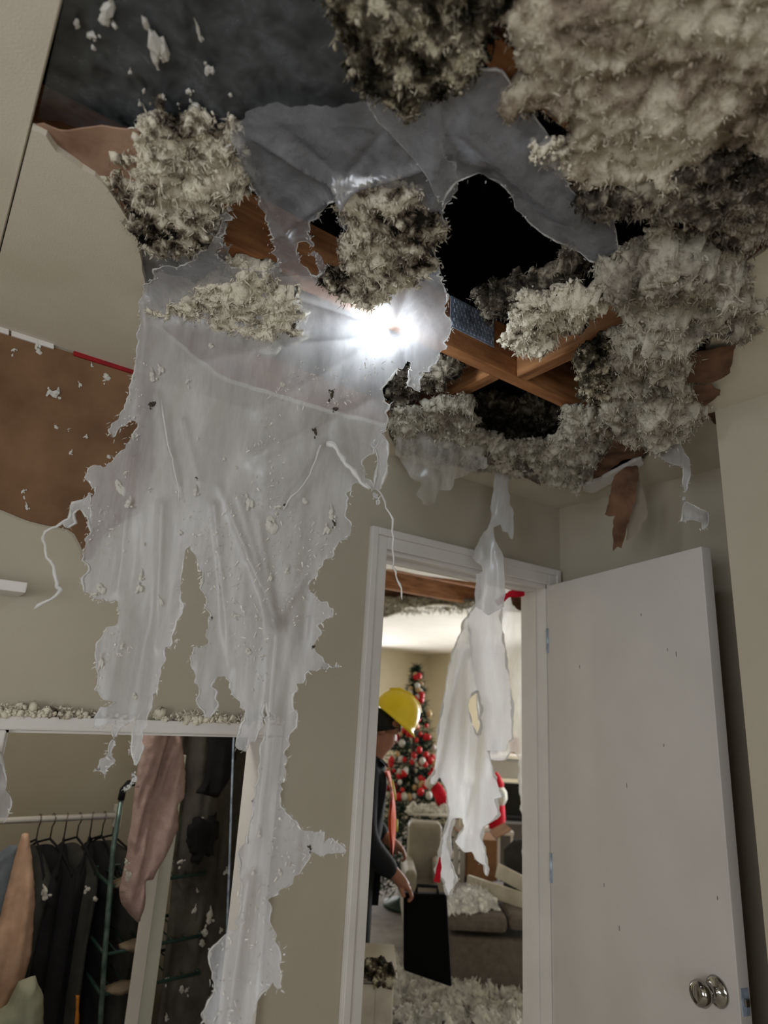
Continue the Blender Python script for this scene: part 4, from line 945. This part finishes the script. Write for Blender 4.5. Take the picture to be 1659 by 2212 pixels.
for px in (1044, 1078, 1106): vbox('post', px - 2, 1806, px + 2, 1900, 5.42, .02, MAT['white'], sh, .001, z0=0)
tv = thing('television', 'black television screen beneath the white mantel', 'television', vp(1102, 1770, 6.0))
vbox('screen', 1074, 1690, 1170, 1766, 6.0, .05, M('black_screen', srgb(10, 10, 12), srgb(7, 7, 9), 5, .2), tv, .006); vbox('stand', 1092, 1766, 1150, 1776, 5.93, .2, C_BLACK, tv, .004)
tag(vbox('television_cabinet', 1060, 1776, 1190, 1900, 5.8, .45, M('grey_cabinet', srgb(96, 94, 90), srgb(80, 78, 74), 6, .6), None, .01, z0=0), 'grey low cabinet that carries the television', 'cabinet')
mt = thing('mantel', 'white mantel shelf with blocky front above the television', 'mantel', vp(1110, 1690, 6.4))
vbox('front', 1060, 1640, 1200, 1688, 6.4, .3, MAT['white'], mt, .01); vbox('top_board', 1052, 1630, 1210, 1640, 6.36, .36, MAT['white'], mt, .006); vbox('column', 1180, 1688, 1200, 1900, 6.4, .3, MAT['white'], mt, .01, z0=0); vbox('column', 1046, 1688, 1062, 1900, 6.4, .3, MAT['white'], mt, .01, z0=0)
tag(vbox('picture_frame', 1100, 1592, 1124, 1630, 6.45, .03, M('peach_picture', srgb(196, 160, 132), srgb(170, 130, 104), 12, .6), None, .003), 'small peach-coloured picture standing on the mantel', 'picture')
tag(MB().lathe([(0, 0), (.03, 0), (.05, .03), (.045, .08), (.02, .11), (.028, .12), (0, .12)], vp(1068, 1630, 6.48), (0, 0, 1), 16).build('vase', M('brown_vase', srgb(120, 82, 52), srgb(84, 56, 38), 10, .4), None, True), 'little brown vase at the left end of the mantel', 'vase')
# red plush shapes behind the plastic
RED = M('red_plush', srgb(206, 22, 48), srgb(176, 14, 36), 12, .9, .4, 200)
gl_ = thing('christmas_stocking', 'red curved plush stocking beside the tree', 'stocking', vp(950, 1755, 5.2))
MB().tube([vp(932, 1690, 5.2), vp(944, 1704, 5.2), vp(954, 1724, 5.2), vp(958, 1748, 5.2), vp(958, 1757, 5.2)], [.03, .045, .048, .045, .03], 14).build('sock', RED, gl_, True)
MB().tube([vp(924, 1684, 5.2), vp(936, 1694, 5.2)], [.045, .05], 14).build('cuff', MAT['flecks'], gl_, True)
gl2 = thing('plush_toy', 'red and white plush shape left of the television', 'plush toy', vp(1075, 1793, 5.5))
MB().lathe([(0, 0), (.06, .01), (.085, .06), (.08, .11), (.05, .15), (0, .16)], vp(1072, 1742, 5.5), (0, 0, 1), 16).build('body', MAT['flecks'], gl2, True)
MB().lathe([(.055, .0), (.06, .03), (.03, .09), (0, .12)], vp(1072, 1702, 5.5), (0, 0, 1), 16).build('red_hat', RED, gl2, True)
MB().lathe([(0, 0), (.055, 0), (.07, .08), (.06, .2), (0, .2)], vp(1072, 1792, 5.5), (0, 0, 1), 16).build('red_base', RED, gl2, True)
ts = film('tape_scrap', vert(2.6), [(1068, 1298), (1080, 1290), (1100, 1276), (1132, 1274), (1134, 1288), (1100, 1290), (1076, 1310)], g=.01, mat=RED, jit=(.003, .01), seed=77)
tag(ts, 'scrap of red tape at the top right of the doorway', 'tape')
tsr = film('tape_scrap', vert(2.72), [(936, 1904), (944, 1870), (951, 1846), (954, 1870), (950, 1908)], g=.008, mat=RED, jit=(.003, .01), seed=78)
tag(tsr, 'small red tape end on the lowest tip of the far plastic sheet', 'tape')
lc = thing('low_cabinet', 'cream low cabinet just past the left door jamb', 'cabinet', vp(815, 2110, 2.85) * np.array([1, 1, 0]))
vbox('carcass', 740, 2116, 846, 2230, 2.85, .32, M('cream_cabinet', srgb(176, 168, 152), srgb(164, 156, 140), 5, .6), lc, .004, z0=0)
vbox('worktop', 735, 2106, 858, 2116, 2.83, .36, M('cream_cabinet_top', srgb(170, 162, 146), srgb(158, 150, 134), 5, .6), lc, .004)
vbox('cabinet_door', 748, 2124, 806, 2300, 2.836, .014, CRM, lc, .003, z0=.06); vbox('cabinet_door', 810, 2124, 842, 2300, 2.836, .014, CRM, lc, .003, z0=.06)
clump('insulation_heap', 'small brownish litter of insulation on the cream cabinet', Plane((0, 0, vp(800, 2106, 2.83)[2] + .003), (1, 0, 0), (0, 1, 0), (0, 0, 1)), [(780, 2104), (850, 2104), (846, 2092), (786, 2092)], INS['dark'], .04, .04, g=.01, seed=73, n_tuft=160, tuft=.012, rough=.02, back=.002, group=None)
cloth('cushion', 'dark grey cushion slumped on the sofa near the right jamb', vert(4.55), [(1088, 1836), (1110, 1814), (1160, 1808), (1200, 1830), (1206, 1960), (1088, 1966)], C_CHAR, .07, .1, g=.014, folds=.03, seed=74, cat='cushion')

# ---- Christmas tree
tp_ = vp(901, 1434, 6.0); tb_ = tp_ * np.array([1, 1, 0])
tree = thing('christmas_tree', 'green Christmas tree decorated with red and white baubles behind the man', 'tree', tb_)
TG = M('fir_needles', srgb(38, 62, 42), srgb(20, 36, 24), 20, .8)
th = tp_[2]
MB().tube([tb_, tb_ + EZ * th * .97], [.04, .008], 8).build('trunk', M('tree_trunk', srgb(84, 62, 44)), tree, True)
MB().lathe([(0, 0), (.2, 0), (.2, .03), (.06, .07), (.05, .16), (0, .16)], tb_, (0, 0, 1), 16).build('stand', C_GREEN, tree, True)
VV = []; FF = []; tips = []; r = np.random.default_rng(5)
def needle(p, dirv, ln, wd):
    a = np.cross(dirv, r.normal(size=3)); a /= np.linalg.norm(a) + 1e-9; n = len(VV)
    VV.extend([p - a * wd, p + a * wd, p + dirv * ln]); FF.append((n, n + 1, n + 2))
for i in range(760):
    t = 1 - (r.random() ** .62) * .93; z = th * t; rad = .27 * (th - z) * (0.8 + .35 * r.random()); ph = r.random() * 2 * math.pi
    dv = np.array([math.cos(ph), math.sin(ph), -.15 + .25 * r.random()])
    tip = tb_ + EZ * z + dv * np.array([rad, rad, rad * .6]); base = tb_ + EZ * (z + .02); tips.append(tip)
    for k in range(14):
        f = .25 + .75 * r.random(); p = base * (1 - f) + tip * f
        q = dv + r.normal(0, .7, 3); q /= np.linalg.norm(q); needle(p, q, .055 + .03 * r.random(), .006)
for k in range(40):
    q = r.normal(0, .35, 3) + EZ; needle(tb_ + EZ * th * (.90 + .08 * r.random()), q / np.linalg.norm(q), .07, .006)
fo = mesh_obj('foliage', VV, FF, TG, tree); fo['kind'] = 'stuff'
bm = bmesh.new(); bmesh.ops.create_uvsphere(bm, u_segments=10, v_segments=7, radius=1); BME = {}
for nm, mt_ in (('red', M('red_bauble', srgb(206, 40, 44), srgb(180, 26, 32), 6, .25)), ('white', M('white_bauble', srgb(214, 214, 208), srgb(196, 196, 190), 6, .3)), ('gold', M('gold_bauble', srgb(206, 176, 128), srgb(180, 150, 104), 6, .35))):
    me = bpy.data.meshes.new('bauble_' + nm); bm.to_mesh(me); me.materials.append(mt_); me.polygons.foreach_set('use_smooth', np.ones(len(me.polygons), bool)); BME[nm] = me
bm.free()
kinds = ['red'] * 6 + ['white'] * 2 + ['gold'] * 2
toCam = -ED
cnt = 0
for i in r.permutation(len(tips)):
    if (tips[i] - tb_) @ toCam < .02 or tips[i][2] < .85: continue
    kd = kinds[cnt % 10]
    o = bpy.data.objects.new('bauble', BME[kd]); COL.objects.link(o); s_ = .017 + .013 * r.random()
    o.scale = (s_, s_, s_ * 1.15); o.location = tuple(tips[i] + toCam * .02)
    tag(o, {'red': 'red bauble on the Christmas tree', 'white': 'white bauble on the Christmas tree', 'gold': 'pale gold bauble on the Christmas tree'}[kd], 'bauble', {'red': 'red baubles on the tree', 'white': 'white baubles on the tree', 'gold': 'gold baubles on the tree'}[kd])
    cnt += 1
    if cnt >= 110: break

# ---- the man in the yellow hard hat
PD = 3.55
PO = np.array([CAM[0], CAM[1], 0]) + ED * PD
def pw(p): return PO + ES * p[0] + ED * p[1] + EZ * p[2]
def skin_mesh(name, joints, bones, mat, parent, root='pelvis', sub=2):
    names = list(joints); idx = {n: i for i, n in enumerate(names)}
    me = bpy.data.meshes.new(name)
    me.from_pydata([tuple(pw(joints[n][:3])) for n in names], [(idx[a], idx[b]) for a, b in bones], [])
    o = bpy.data.objects.new(name, me); COL.objects.link(o)
    md = o.modifiers.new('skin', 'SKIN'); md.use_smooth_shade = True
    for n in names:
        v = me.skin_vertices[0].data[idx[n]]; rr = joints[n][3]
        v.radius = rr if isinstance(rr, tuple) else (rr, rr); v.use_root = (n == root)
    s = o.modifiers.new('sub', 'SUBSURF'); s.levels = sub; s.render_levels = sub
    dg = bpy.context.evaluated_depsgraph_get()
    nm = bpy.data.meshes.new_from_object(o.evaluated_get(dg))
    o.modifiers.clear(); o.data = nm; nm.materials.clear(); nm.materials.append(mat)
    nm.polygons.foreach_set('use_smooth', np.ones(len(nm.polygons), bool))
    attach(o, parent); return o
man = thing('person', 'man in a yellow hard hat and dark clothes stooping just inside the doorway', 'person', PO)
zc = lambda px, py: vp(px, py, PD)[2]
HZ = zc(856, 1572)
J = {'pelvis': (-.07, 0, .86, .13), 'spine': (-.055, 0, HZ - .42, .12), 'chest': (-.035, 0, HZ - .28, .14), 'neckbase': (.005, 0, HZ - .17, .075), 'neck': (.025, 0, HZ - .12, .055), 'jaw': (.055, 0, HZ - .06, .07), 'skull': (.055, 0, HZ + .02, .092), 'crown': (.06, 0, HZ + .08, .075),
     'nose': (.128, 0, HZ - .03, .018), 'chin': (.10, 0, HZ - .10, .03),
     'r_sh': (-.03, -.15, HZ - .21, .06), 'r_el': (-.01, -.23, .95, .045), 'r_wr': (.15, -.21, zc(890, 1868), .028), 'r_hand': (.185, -.20, zc(903, 1888), .026),
     'l_sh': (-.03, .15, HZ - .21, .06), 'l_el': (.0, .24, .97, .045), 'l_wr': (.13, .2, .88, .028), 'l_hand': (.17, .19, .86, .026),
     'r_hip': (-.07, -.09, .82, .10), 'r_kn': (-.035, -.10, .45, .065), 'r_an': (-.07, -.10, .09, .045), 'r_toe': (.08, -.12, .045, .04),
     'l_hip': (-.08, .09, .82, .10), 'l_kn': (-.09, .10, .45, .065), 'l_an': (-.14, .10, .09, .045), 'l_toe': (.0, .12, .045, .04)}
B = [('pelvis', 'spine'), ('spine', 'chest'), ('chest', 'neckbase'), ('neckbase', 'neck'), ('neck', 'jaw'), ('jaw', 'skull'), ('skull', 'crown'), ('skull', 'nose'), ('jaw', 'chin'),
     ('chest', 'r_sh'), ('r_sh', 'r_el'), ('r_el', 'r_wr'), ('r_wr', 'r_hand'), ('chest', 'l_sh'), ('l_sh', 'l_el'), ('l_el', 'l_wr'), ('l_wr', 'l_hand'),
     ('pelvis', 'r_hip'), ('r_hip', 'r_kn'), ('r_kn', 'r_an'), ('r_an', 'r_toe'), ('pelvis', 'l_hip'), ('l_hip', 'l_kn'), ('l_kn', 'l_an'), ('l_an', 'l_toe')]
for side, sg in (('r', -1), ('l', 1)):
    hx_, hy_, hz_, _ = J[side + '_hand']
    for k in range(4):
        off = (k - 1.5) * .017
        J[f'{side}_f{k}a'] = (hx_ + .03, hy_ + off, hz_ - .022, .0095); J[f'{side}_f{k}b'] = (hx_ + .045 - .004 * abs(k - 1), hy_ + off, hz_ - .05, .0085); J[f'{side}_f{k}c'] = (hx_ + .022, hy_ + off, hz_ - .066, .0075)
        B += [(f'{side}_hand', f'{side}_f{k}a'), (f'{side}_f{k}a', f'{side}_f{k}b'), (f'{side}_f{k}b', f'{side}_f{k}c')]
    J[f'{side}_ta'] = (hx_ - .01, hy_ - sg * -.03, hz_ - .022, .0105); J[f'{side}_tb'] = (hx_ + .008, hy_ - sg * -.034, hz_ - .048, .009)
    B += [(f'{side}_hand', f'{side}_ta'), (f'{side}_ta', f'{side}_tb')]
SKIN = M('skin', srgb(150, 104, 84), srgb(132, 88, 70), 10, .55)
skin_mesh('body', J, B, SKIN, man)
NAVY = M('navy_work_jacket', srgb(16, 17, 25), srgb(11, 12, 18), 14, .85, .3, 160)
up = {'pelvis': (-.07, 0, .80, .155), 'spine': (-.055, 0, HZ - .42, .15), 'chest': (-.035, 0, HZ - .28, .165), 'neckbase': (.0, 0, HZ - .175, .10), 'collar': (.015, 0, HZ - .13, .085),
      'r_sh': (-.03, -.16, HZ - .21, .085), 'r_el': (-.01, -.235, .95, .068), 'r_wr': (.15, -.21, zc(892, 1872), .044), 'l_sh': (-.03, .16, HZ - .21, .085), 'l_el': (.0, .245, .97, .068), 'l_wr': (.11, .205, .885, .046)}
skin_mesh('jacket', up, [('pelvis', 'spine'), ('spine', 'chest'), ('chest', 'neckbase'), ('neckbase', 'collar'), ('chest', 'r_sh'), ('r_sh', 'r_el'), ('r_el', 'r_wr'), ('chest', 'l_sh'), ('l_sh', 'l_el'), ('l_el', 'l_wr')], NAVY, man)
lo_ = {'pelvis': (-.07, 0, .84, .145), 'r_hip': (-.065, -.085, .80, .125), 'r_kn': (-.03, -.10, .45, .088), 'r_an': (-.065, -.10, .10, .075), 'l_hip': (-.085, .085, .80, .125), 'l_kn': (-.09, .10, .45, .088), 'l_an': (-.14, .10, .10, .075)}
skin_mesh('trousers', lo_, [('pelvis', 'r_hip'), ('r_hip', 'r_kn'), ('r_kn', 'r_an'), ('pelvis', 'l_hip'), ('l_hip', 'l_kn'), ('l_kn', 'l_an')], M('dark_trousers', srgb(22, 24, 24), srgb(16, 18, 18), 14, .9, .3, 160), man)
for s_ in (-1, 1):
    bt = MB().obox(pw((-.03 if s_ < 0 else -.1, .11 * s_, .055)), ES * .14, ED * .05, EZ * .055).build('boot', C_BLACK, man, bevel=.03)
# open hi-vis vest edge: a curved panel down the front of the jacket
vest = MB(); rows = []
for i in range(13):
    t = i / 12; z = HZ - .20 - t * (HZ - .20 - zc(878, 1872)); uu = .085 + .045 * math.sin(t * 2.6)
    rows.append([(uu + .012 * math.sin(t * 9), -.13, z), (uu + .014, -.10, z), (uu + .016, -.06, z)])
Vv = [pw(p) for rw in rows for p in rw] + [pw((p[0] - .012, p[1], p[2])) for rw in rows for p in rw]; n_ = len(rows) * 3; Fv = []
for i in range(12):
    for k in range(2):
        a = i * 3 + k; Fv += [(a, a + 1, a + 4, a + 3), (a + n_ + 3, a + n_ + 4, a + n_ + 1, a + n_)]
mesh_obj('safety_vest', Vv, Fv, M('orange_vest', srgb(222, 92, 42), srgb(196, 70, 30), 8, .7), man, True)
for (ta, tb2) in ((.1, .3), (.5, .62)):
    pts = []
    for t in (ta, (ta + tb2) / 2, tb2):
        z = HZ - .20 - t * (HZ - .20 - zc(878, 1872)); uu = .085 + .045 * math.sin(t * 2.6); pts.append(pw((uu + .018, -.08, z)))
    MB().tube(pts, .007, 8).build('reflective_strip', M('lime_strip', srgb(196, 190, 60), srgb(170, 164, 46), 8, .5), man, True)
# head details
for s_ in (-1, 1):
    MB().lathe([(0, -.009), (.007, -.006), (.009, 0), (.007, .006), (0, .009)], pw((.128, .032 * s_, HZ - .0)), ES, 10).build('eye', MAT['white'], man, True)
    MB().lathe([(0, -.008), (.018, -.006), (.026, 0), (.018, .006), (0, .008)], pw((.045, .088 * s_, HZ - .01)), ED, 12).build('ear', SKIN, man, True)
MB().tube([pw((.125, -.02, HZ - .068)), pw((.132, 0, HZ - .07)), pw((.125, .02, HZ - .068))], .006, 6).build('mouth', M('lips', srgb(120, 62, 56)), man, True)
gls = MB()
for s_ in (-1, 1):
    c_ = np.array([.145, .034 * s_, HZ - .0]); gls.tube([pw(c_ + np.array([0, .024 * math.cos(a), .018 * math.sin(a)])) for a in np.linspace(0, 2 * math.pi, 13)], .003, 6)
    gls.tube([pw((.143, .058 * s_, HZ)), pw((.05, .092 * s_, HZ + .005))], .003, 6)
gls.tube([pw((.147, -.012, HZ)), pw((.147, .012, HZ))], .003, 6); gls.build('glasses', C_BLACK, man, True)
hair = MB(); ax_ = ES * -.15 + EZ * .99
hair.lathe([(0, -.02), (.098, -.015), (.104, .03), (.09, .08), (0, .1)], pw((.035, 0, HZ - .005)), ax_, 18); hair.build('hair', M('black_hair', srgb(22, 20, 19), srgb(14, 13, 12), 20, .8), man, True)
YEL = M('yellow_plastic', srgb(226, 196, 12), srgb(214, 182, 8), 6, .28, spec=.5)
hc = vp(850, 1549, PD); ha = ES * .55 + EZ * .82; ha /= np.linalg.norm(ha)
hat = MB(); nn = 28; prof = [(.150, -.004), (.136, .004), (.134, .03), (.126, .066), (.108, .10), (.078, .126), (.04, .14), (0, .144)]
fa = ES * .82 - EZ * .55; fa /= np.linalg.norm(fa); sa = np.cross(ha, fa)
V = []; F = []
for r_, h_ in prof:
    for k in range(nn):
        a = 2 * math.pi * k / nn; sx = 1.12 if h_ > 0 else 1.12 + .12 * max(0, math.cos(a))
        V.append(hc + ha * (h_ - .012 * (h_ <= 0) * max(0, math.cos(a))) + r_ * .82 * (fa * sx * math.cos(a) + sa * .92 * math.sin(a)))
for i in range(len(prof) - 1):
    for k in range(nn): F.append((i * nn + k, i * nn + (k + 1) % nn, (i + 1) * nn + (k + 1) % nn, (i + 1) * nn + k))
F.append(tuple(range(nn))[::-1])
hh = mesh_obj('hard_hat', V, F, YEL, man, True)
MB().tube([hc + ha * z_ + fa * x_ for x_, z_ in ((-.10, .098), (-.06, .13), (0, .145), (.06, .132), (.10, .10))], .008, 8).build('crown_ridge', YEL, hh, True)
# black case in his hand
ca = thing('carrying_case', 'flat black case held in the man\'s lowered hand', 'case', vp(915, 2075, PD))
p0, p1, p2, p3 = [vp(x_, y_, PD) + ED * -.20 for x_, y_ in ((868, 1906), (956, 1908), (966, 2096), (868, 2062))]
m = MB(); q = [p0, p1, p2, p3]; m.add(q + [v_ + ED * .05 for v_ in q], [(3, 2, 1, 0), (4, 5, 6, 7), (0, 1, 5, 4), (1, 2, 6, 5), (2, 3, 7, 6), (3, 0, 4, 7)])
m.build('shell', M('black_case_plastic', srgb(9, 9, 10), srgb(6, 6, 7), 8, .8, spec=.08), ca, bevel=.01)
hm = (p0 * .45 + p1 * .55) + ED * .025
MB().tube([hm - ES * .05, hm - ES * .045 + EZ * .028, hm + ES * .045 + EZ * .028, hm + ES * .05], .008, 8).build('grip', C_BLACK, ca, True)

# ================================================================== FLECKS OF INSULATION
def fleck_mesh(k, mat):
    r_ = np.random.default_rng(200 + k); pts = r_.normal(0, .45, (7, 3)) * np.array([1, .25, 1.3]); pts[0] = 0
    V, F = tufts(pts, .42, 300 + k); me = bpy.data.meshes.new('fleck'); me.from_pydata([tuple(v) for v in V], [], [tuple(f) for f in F]); me.materials.append(mat); return me
FM = [fleck_mesh(k, MAT['flecks']) for k in range(4)]
FMD = [fleck_mesh(k + 4, INS['soot']) for k in range(2)]
def flecks(frame, items, label, group, disp=None, lift=.003, dark=False):
    for k, (px, py, sz, st) in enumerate(items):
        q = frame.to2([(px, py)]); h = (disp(q)[0] if disp else 0) + lift
        p = frame.to3(q, h)[0]; p2 = frame.to3(frame.to2([(px, py + 20)]), h)[0]
        o = bpy.data.objects.new('insulation_fleck', (FMD if dark else FM)[k % (2 if dark else 4)]); COL.objects.link(o)
        n = frame.nrm(q)[0]; dn_ = (p2 - p); dn_ = dn_ - n * (dn_ @ n); dn_ /= np.linalg.norm(dn_); x_ = np.cross(dn_, n)
        rt = Matrix([[x_[i], n[i], dn_[i]] for i in range(3)]).to_4x4()
        dist = np.linalg.norm(p - CAM); s = sz / FPX * dist / 2.0
        o.matrix_world = Matrix.Translation(Vector(p)) @ rt @ Matrix.Rotation(random.uniform(-.4, .4), 4, 'Y') @ Matrix.Diagonal((s, s * .8, s * st, 1))
        tag(o, label, 'fleck', group)
flecks(DRAPE, [(335, 826, 18, 1.6), (352, 808, 12, 1.4), (265, 1050, 14, 2.6), (283, 1032, 9, 1.2), (288, 1100, 20, 1.1), (540, 1090, 16, 1.6), (592, 1128, 24, 1.6), (606, 1106, 18, 1.0), (714, 1112, 18, 1.7), (704, 1142, 14, 1.3), (613, 838, 9, 1.3),
    (565, 786, 6, 1.2), (435, 962, 7, 1.1), (490, 1002, 6, 1.2), (660, 1082, 10, 1.4), (306, 952, 8, 1.2), (310, 1250, 12, 1.8), (306, 1272, 14, 1.1), (226, 1268, 14, 1.6), (215, 1290, 12, 1.1), (318, 1182, 7, 1), (396, 1156, 7, 1.2), (516, 1018, 5, 1.4), (336, 1068, 8, 1),
    (620, 1236, 12, 1.4), (586, 1250, 8, 1.8), (510, 1328, 10, 1.2), (520, 1336, 10, 1), (478, 1274, 6, 1.4), (555, 1332, 6, 1.2), (465, 760, 10, 1.2), (415, 840, 10, 1.5), (430, 1075, 14, 1.6), (352, 1300, 6, 3), (540, 1404, 12, 1.2), (570, 1420, 8, 1.2), (560, 1800, 8, 2.4), (548, 1880, 6, 2), (605, 1880, 6, 2),
    (390, 1390, 9, 1.8), (272, 1400, 10, 1.3), (230, 1430, 10, 2.2), (300, 1500, 8, 1.6)],
    'small white insulation fleck stuck on the large hanging plastic sheet', 'flecks on the large hanging sheet', main_disp, .004)
flecks(DRAPE, [(716, 852, 14, 1.6), (724, 886, 8, 1.2), (682, 940, 12, 1.6), (335, 884, 10, 1.2), (434, 1045, 5, 1.4), (618, 1098, 6, 1.4), (463, 1338, 5, 1.2), (677, 1398, 5, 1.3), (722, 1130, 10, 1.4), (640, 700, 6, 1.5), (668, 1835, 8, 1.4)],
    'small dark insulation crumb stuck on the large hanging plastic sheet', 'dark crumbs on the large hanging sheet', main_disp, .004, True)
flecks(TAUT, [(228, 26, 34, 1.5), (330, 86, 30, 2.0), (352, 112, 18, 1.3), (206, 82, 20, 1.3), (430, 74, 10, 3.6), (448, 146, 16, 1.2), (170, 42, 9, 2.0), (412, 206, 14, 1.6), (340, 146, 6, 2), (300, 226, 5, 2.4), (312, 196, 5, 2.4), (386, 230, 5, 2.2), (350, 212, 12, 1.0), (280, 156, 5, 2), (500, 200, 7, 1.2), (426, 236, 16, 1.1)],
    'white insulation fleck on the taut dark plastic film', 'flecks on the taut dark film', taut_disp, .006)
flecks(wall_y(0), [(116, 854, 22, .9), (104, 848, 12, 1), (230, 812, 12, 1.2), (226, 826, 8, 1), (150, 980, 9, 1.2), (184, 944, 7, .9), (120, 922, 6, 1.4), (52, 1066, 9, 1.6), (56, 1098, 9, 1.6), (78, 742, 10, 1.8), (84, 758, 9, 1.4), (30, 762, 8, 1.6), (196, 792, 6, 1.6), (170, 832, 6, 1.4), (234, 986, 7, 1.2), (148, 930, 5, 1)],
    'pale insulation fleck stuck to the brown drywall panel', 'flecks on the brown panel', None, .0075)
flecks(wall_y(.945), [(450, 1984, 18, 1.4), (440, 2010, 12, 1.2), (438, 2032, 10, 1.2), (392, 1864, 12, 1), (454, 1870, 7, 2.8), (488, 1880, 8, 1.2), (424, 1776, 6, 2.2), (436, 1770, 5, 2), (464, 1658, 6, 1.8), (420, 1962, 6, 1.8), (394, 2132, 8, 1.4), (360, 2118, 7, 1.6), (358, 2200, 8, 1.4), (476, 2008, 6, 1.2), (456, 1790, 6, 1.4), (405, 2140, 7, 1.6), (425, 1925, 6, 1.4)],
    'white insulation fleck on the dark garment bag in the closet', 'flecks in the closet')
flecks(wall_y(1.085), [(95, 1934, 18, 1.3), (186, 1920, 9, 1.0), (206, 1938, 7, 1.2)], 'white insulation fleck on the black hanging clothes', 'flecks on the black clothes')
flecks(wall_y(.57), [(272, 1865, 10, 1.2), (274, 1888, 10, 1.6)], 'white insulation fleck on the pink towel', 'flecks on the pink towel')
# dust lying on the mirror frame and under the sheet
pts = []
for k in range(700):
    x_ = random.uniform(CX0 - FT, CX1 + FT); dense = 1.0 if (x_ < -1.72 or x_ > -1.48) else .25
    if random.random() < dense: pts.append((x_, random.uniform(-.024, -.004), CZ + FT + abs(random.gauss(0, .008))))
pts = np.array(pts); TV_, TF_ = tufts(pts, .0042, 91)
sv, sf = slivers(pts, np.tile([[0, -.3, 1.0]], (len(pts), 1)), 1800, .008, .0012, 92, 0); TF_ = list(TF_) + [tuple(i + len(TV_) for i in f) for f in sf]; TV_ = np.concatenate([TV_, sv])
o = mesh_obj('insulation_dust', TV_, TF_, INS['pale'], None, True); tag(o, 'line of insulation dust lying on top of the white mirror frame', 'dust', kind='stuff')
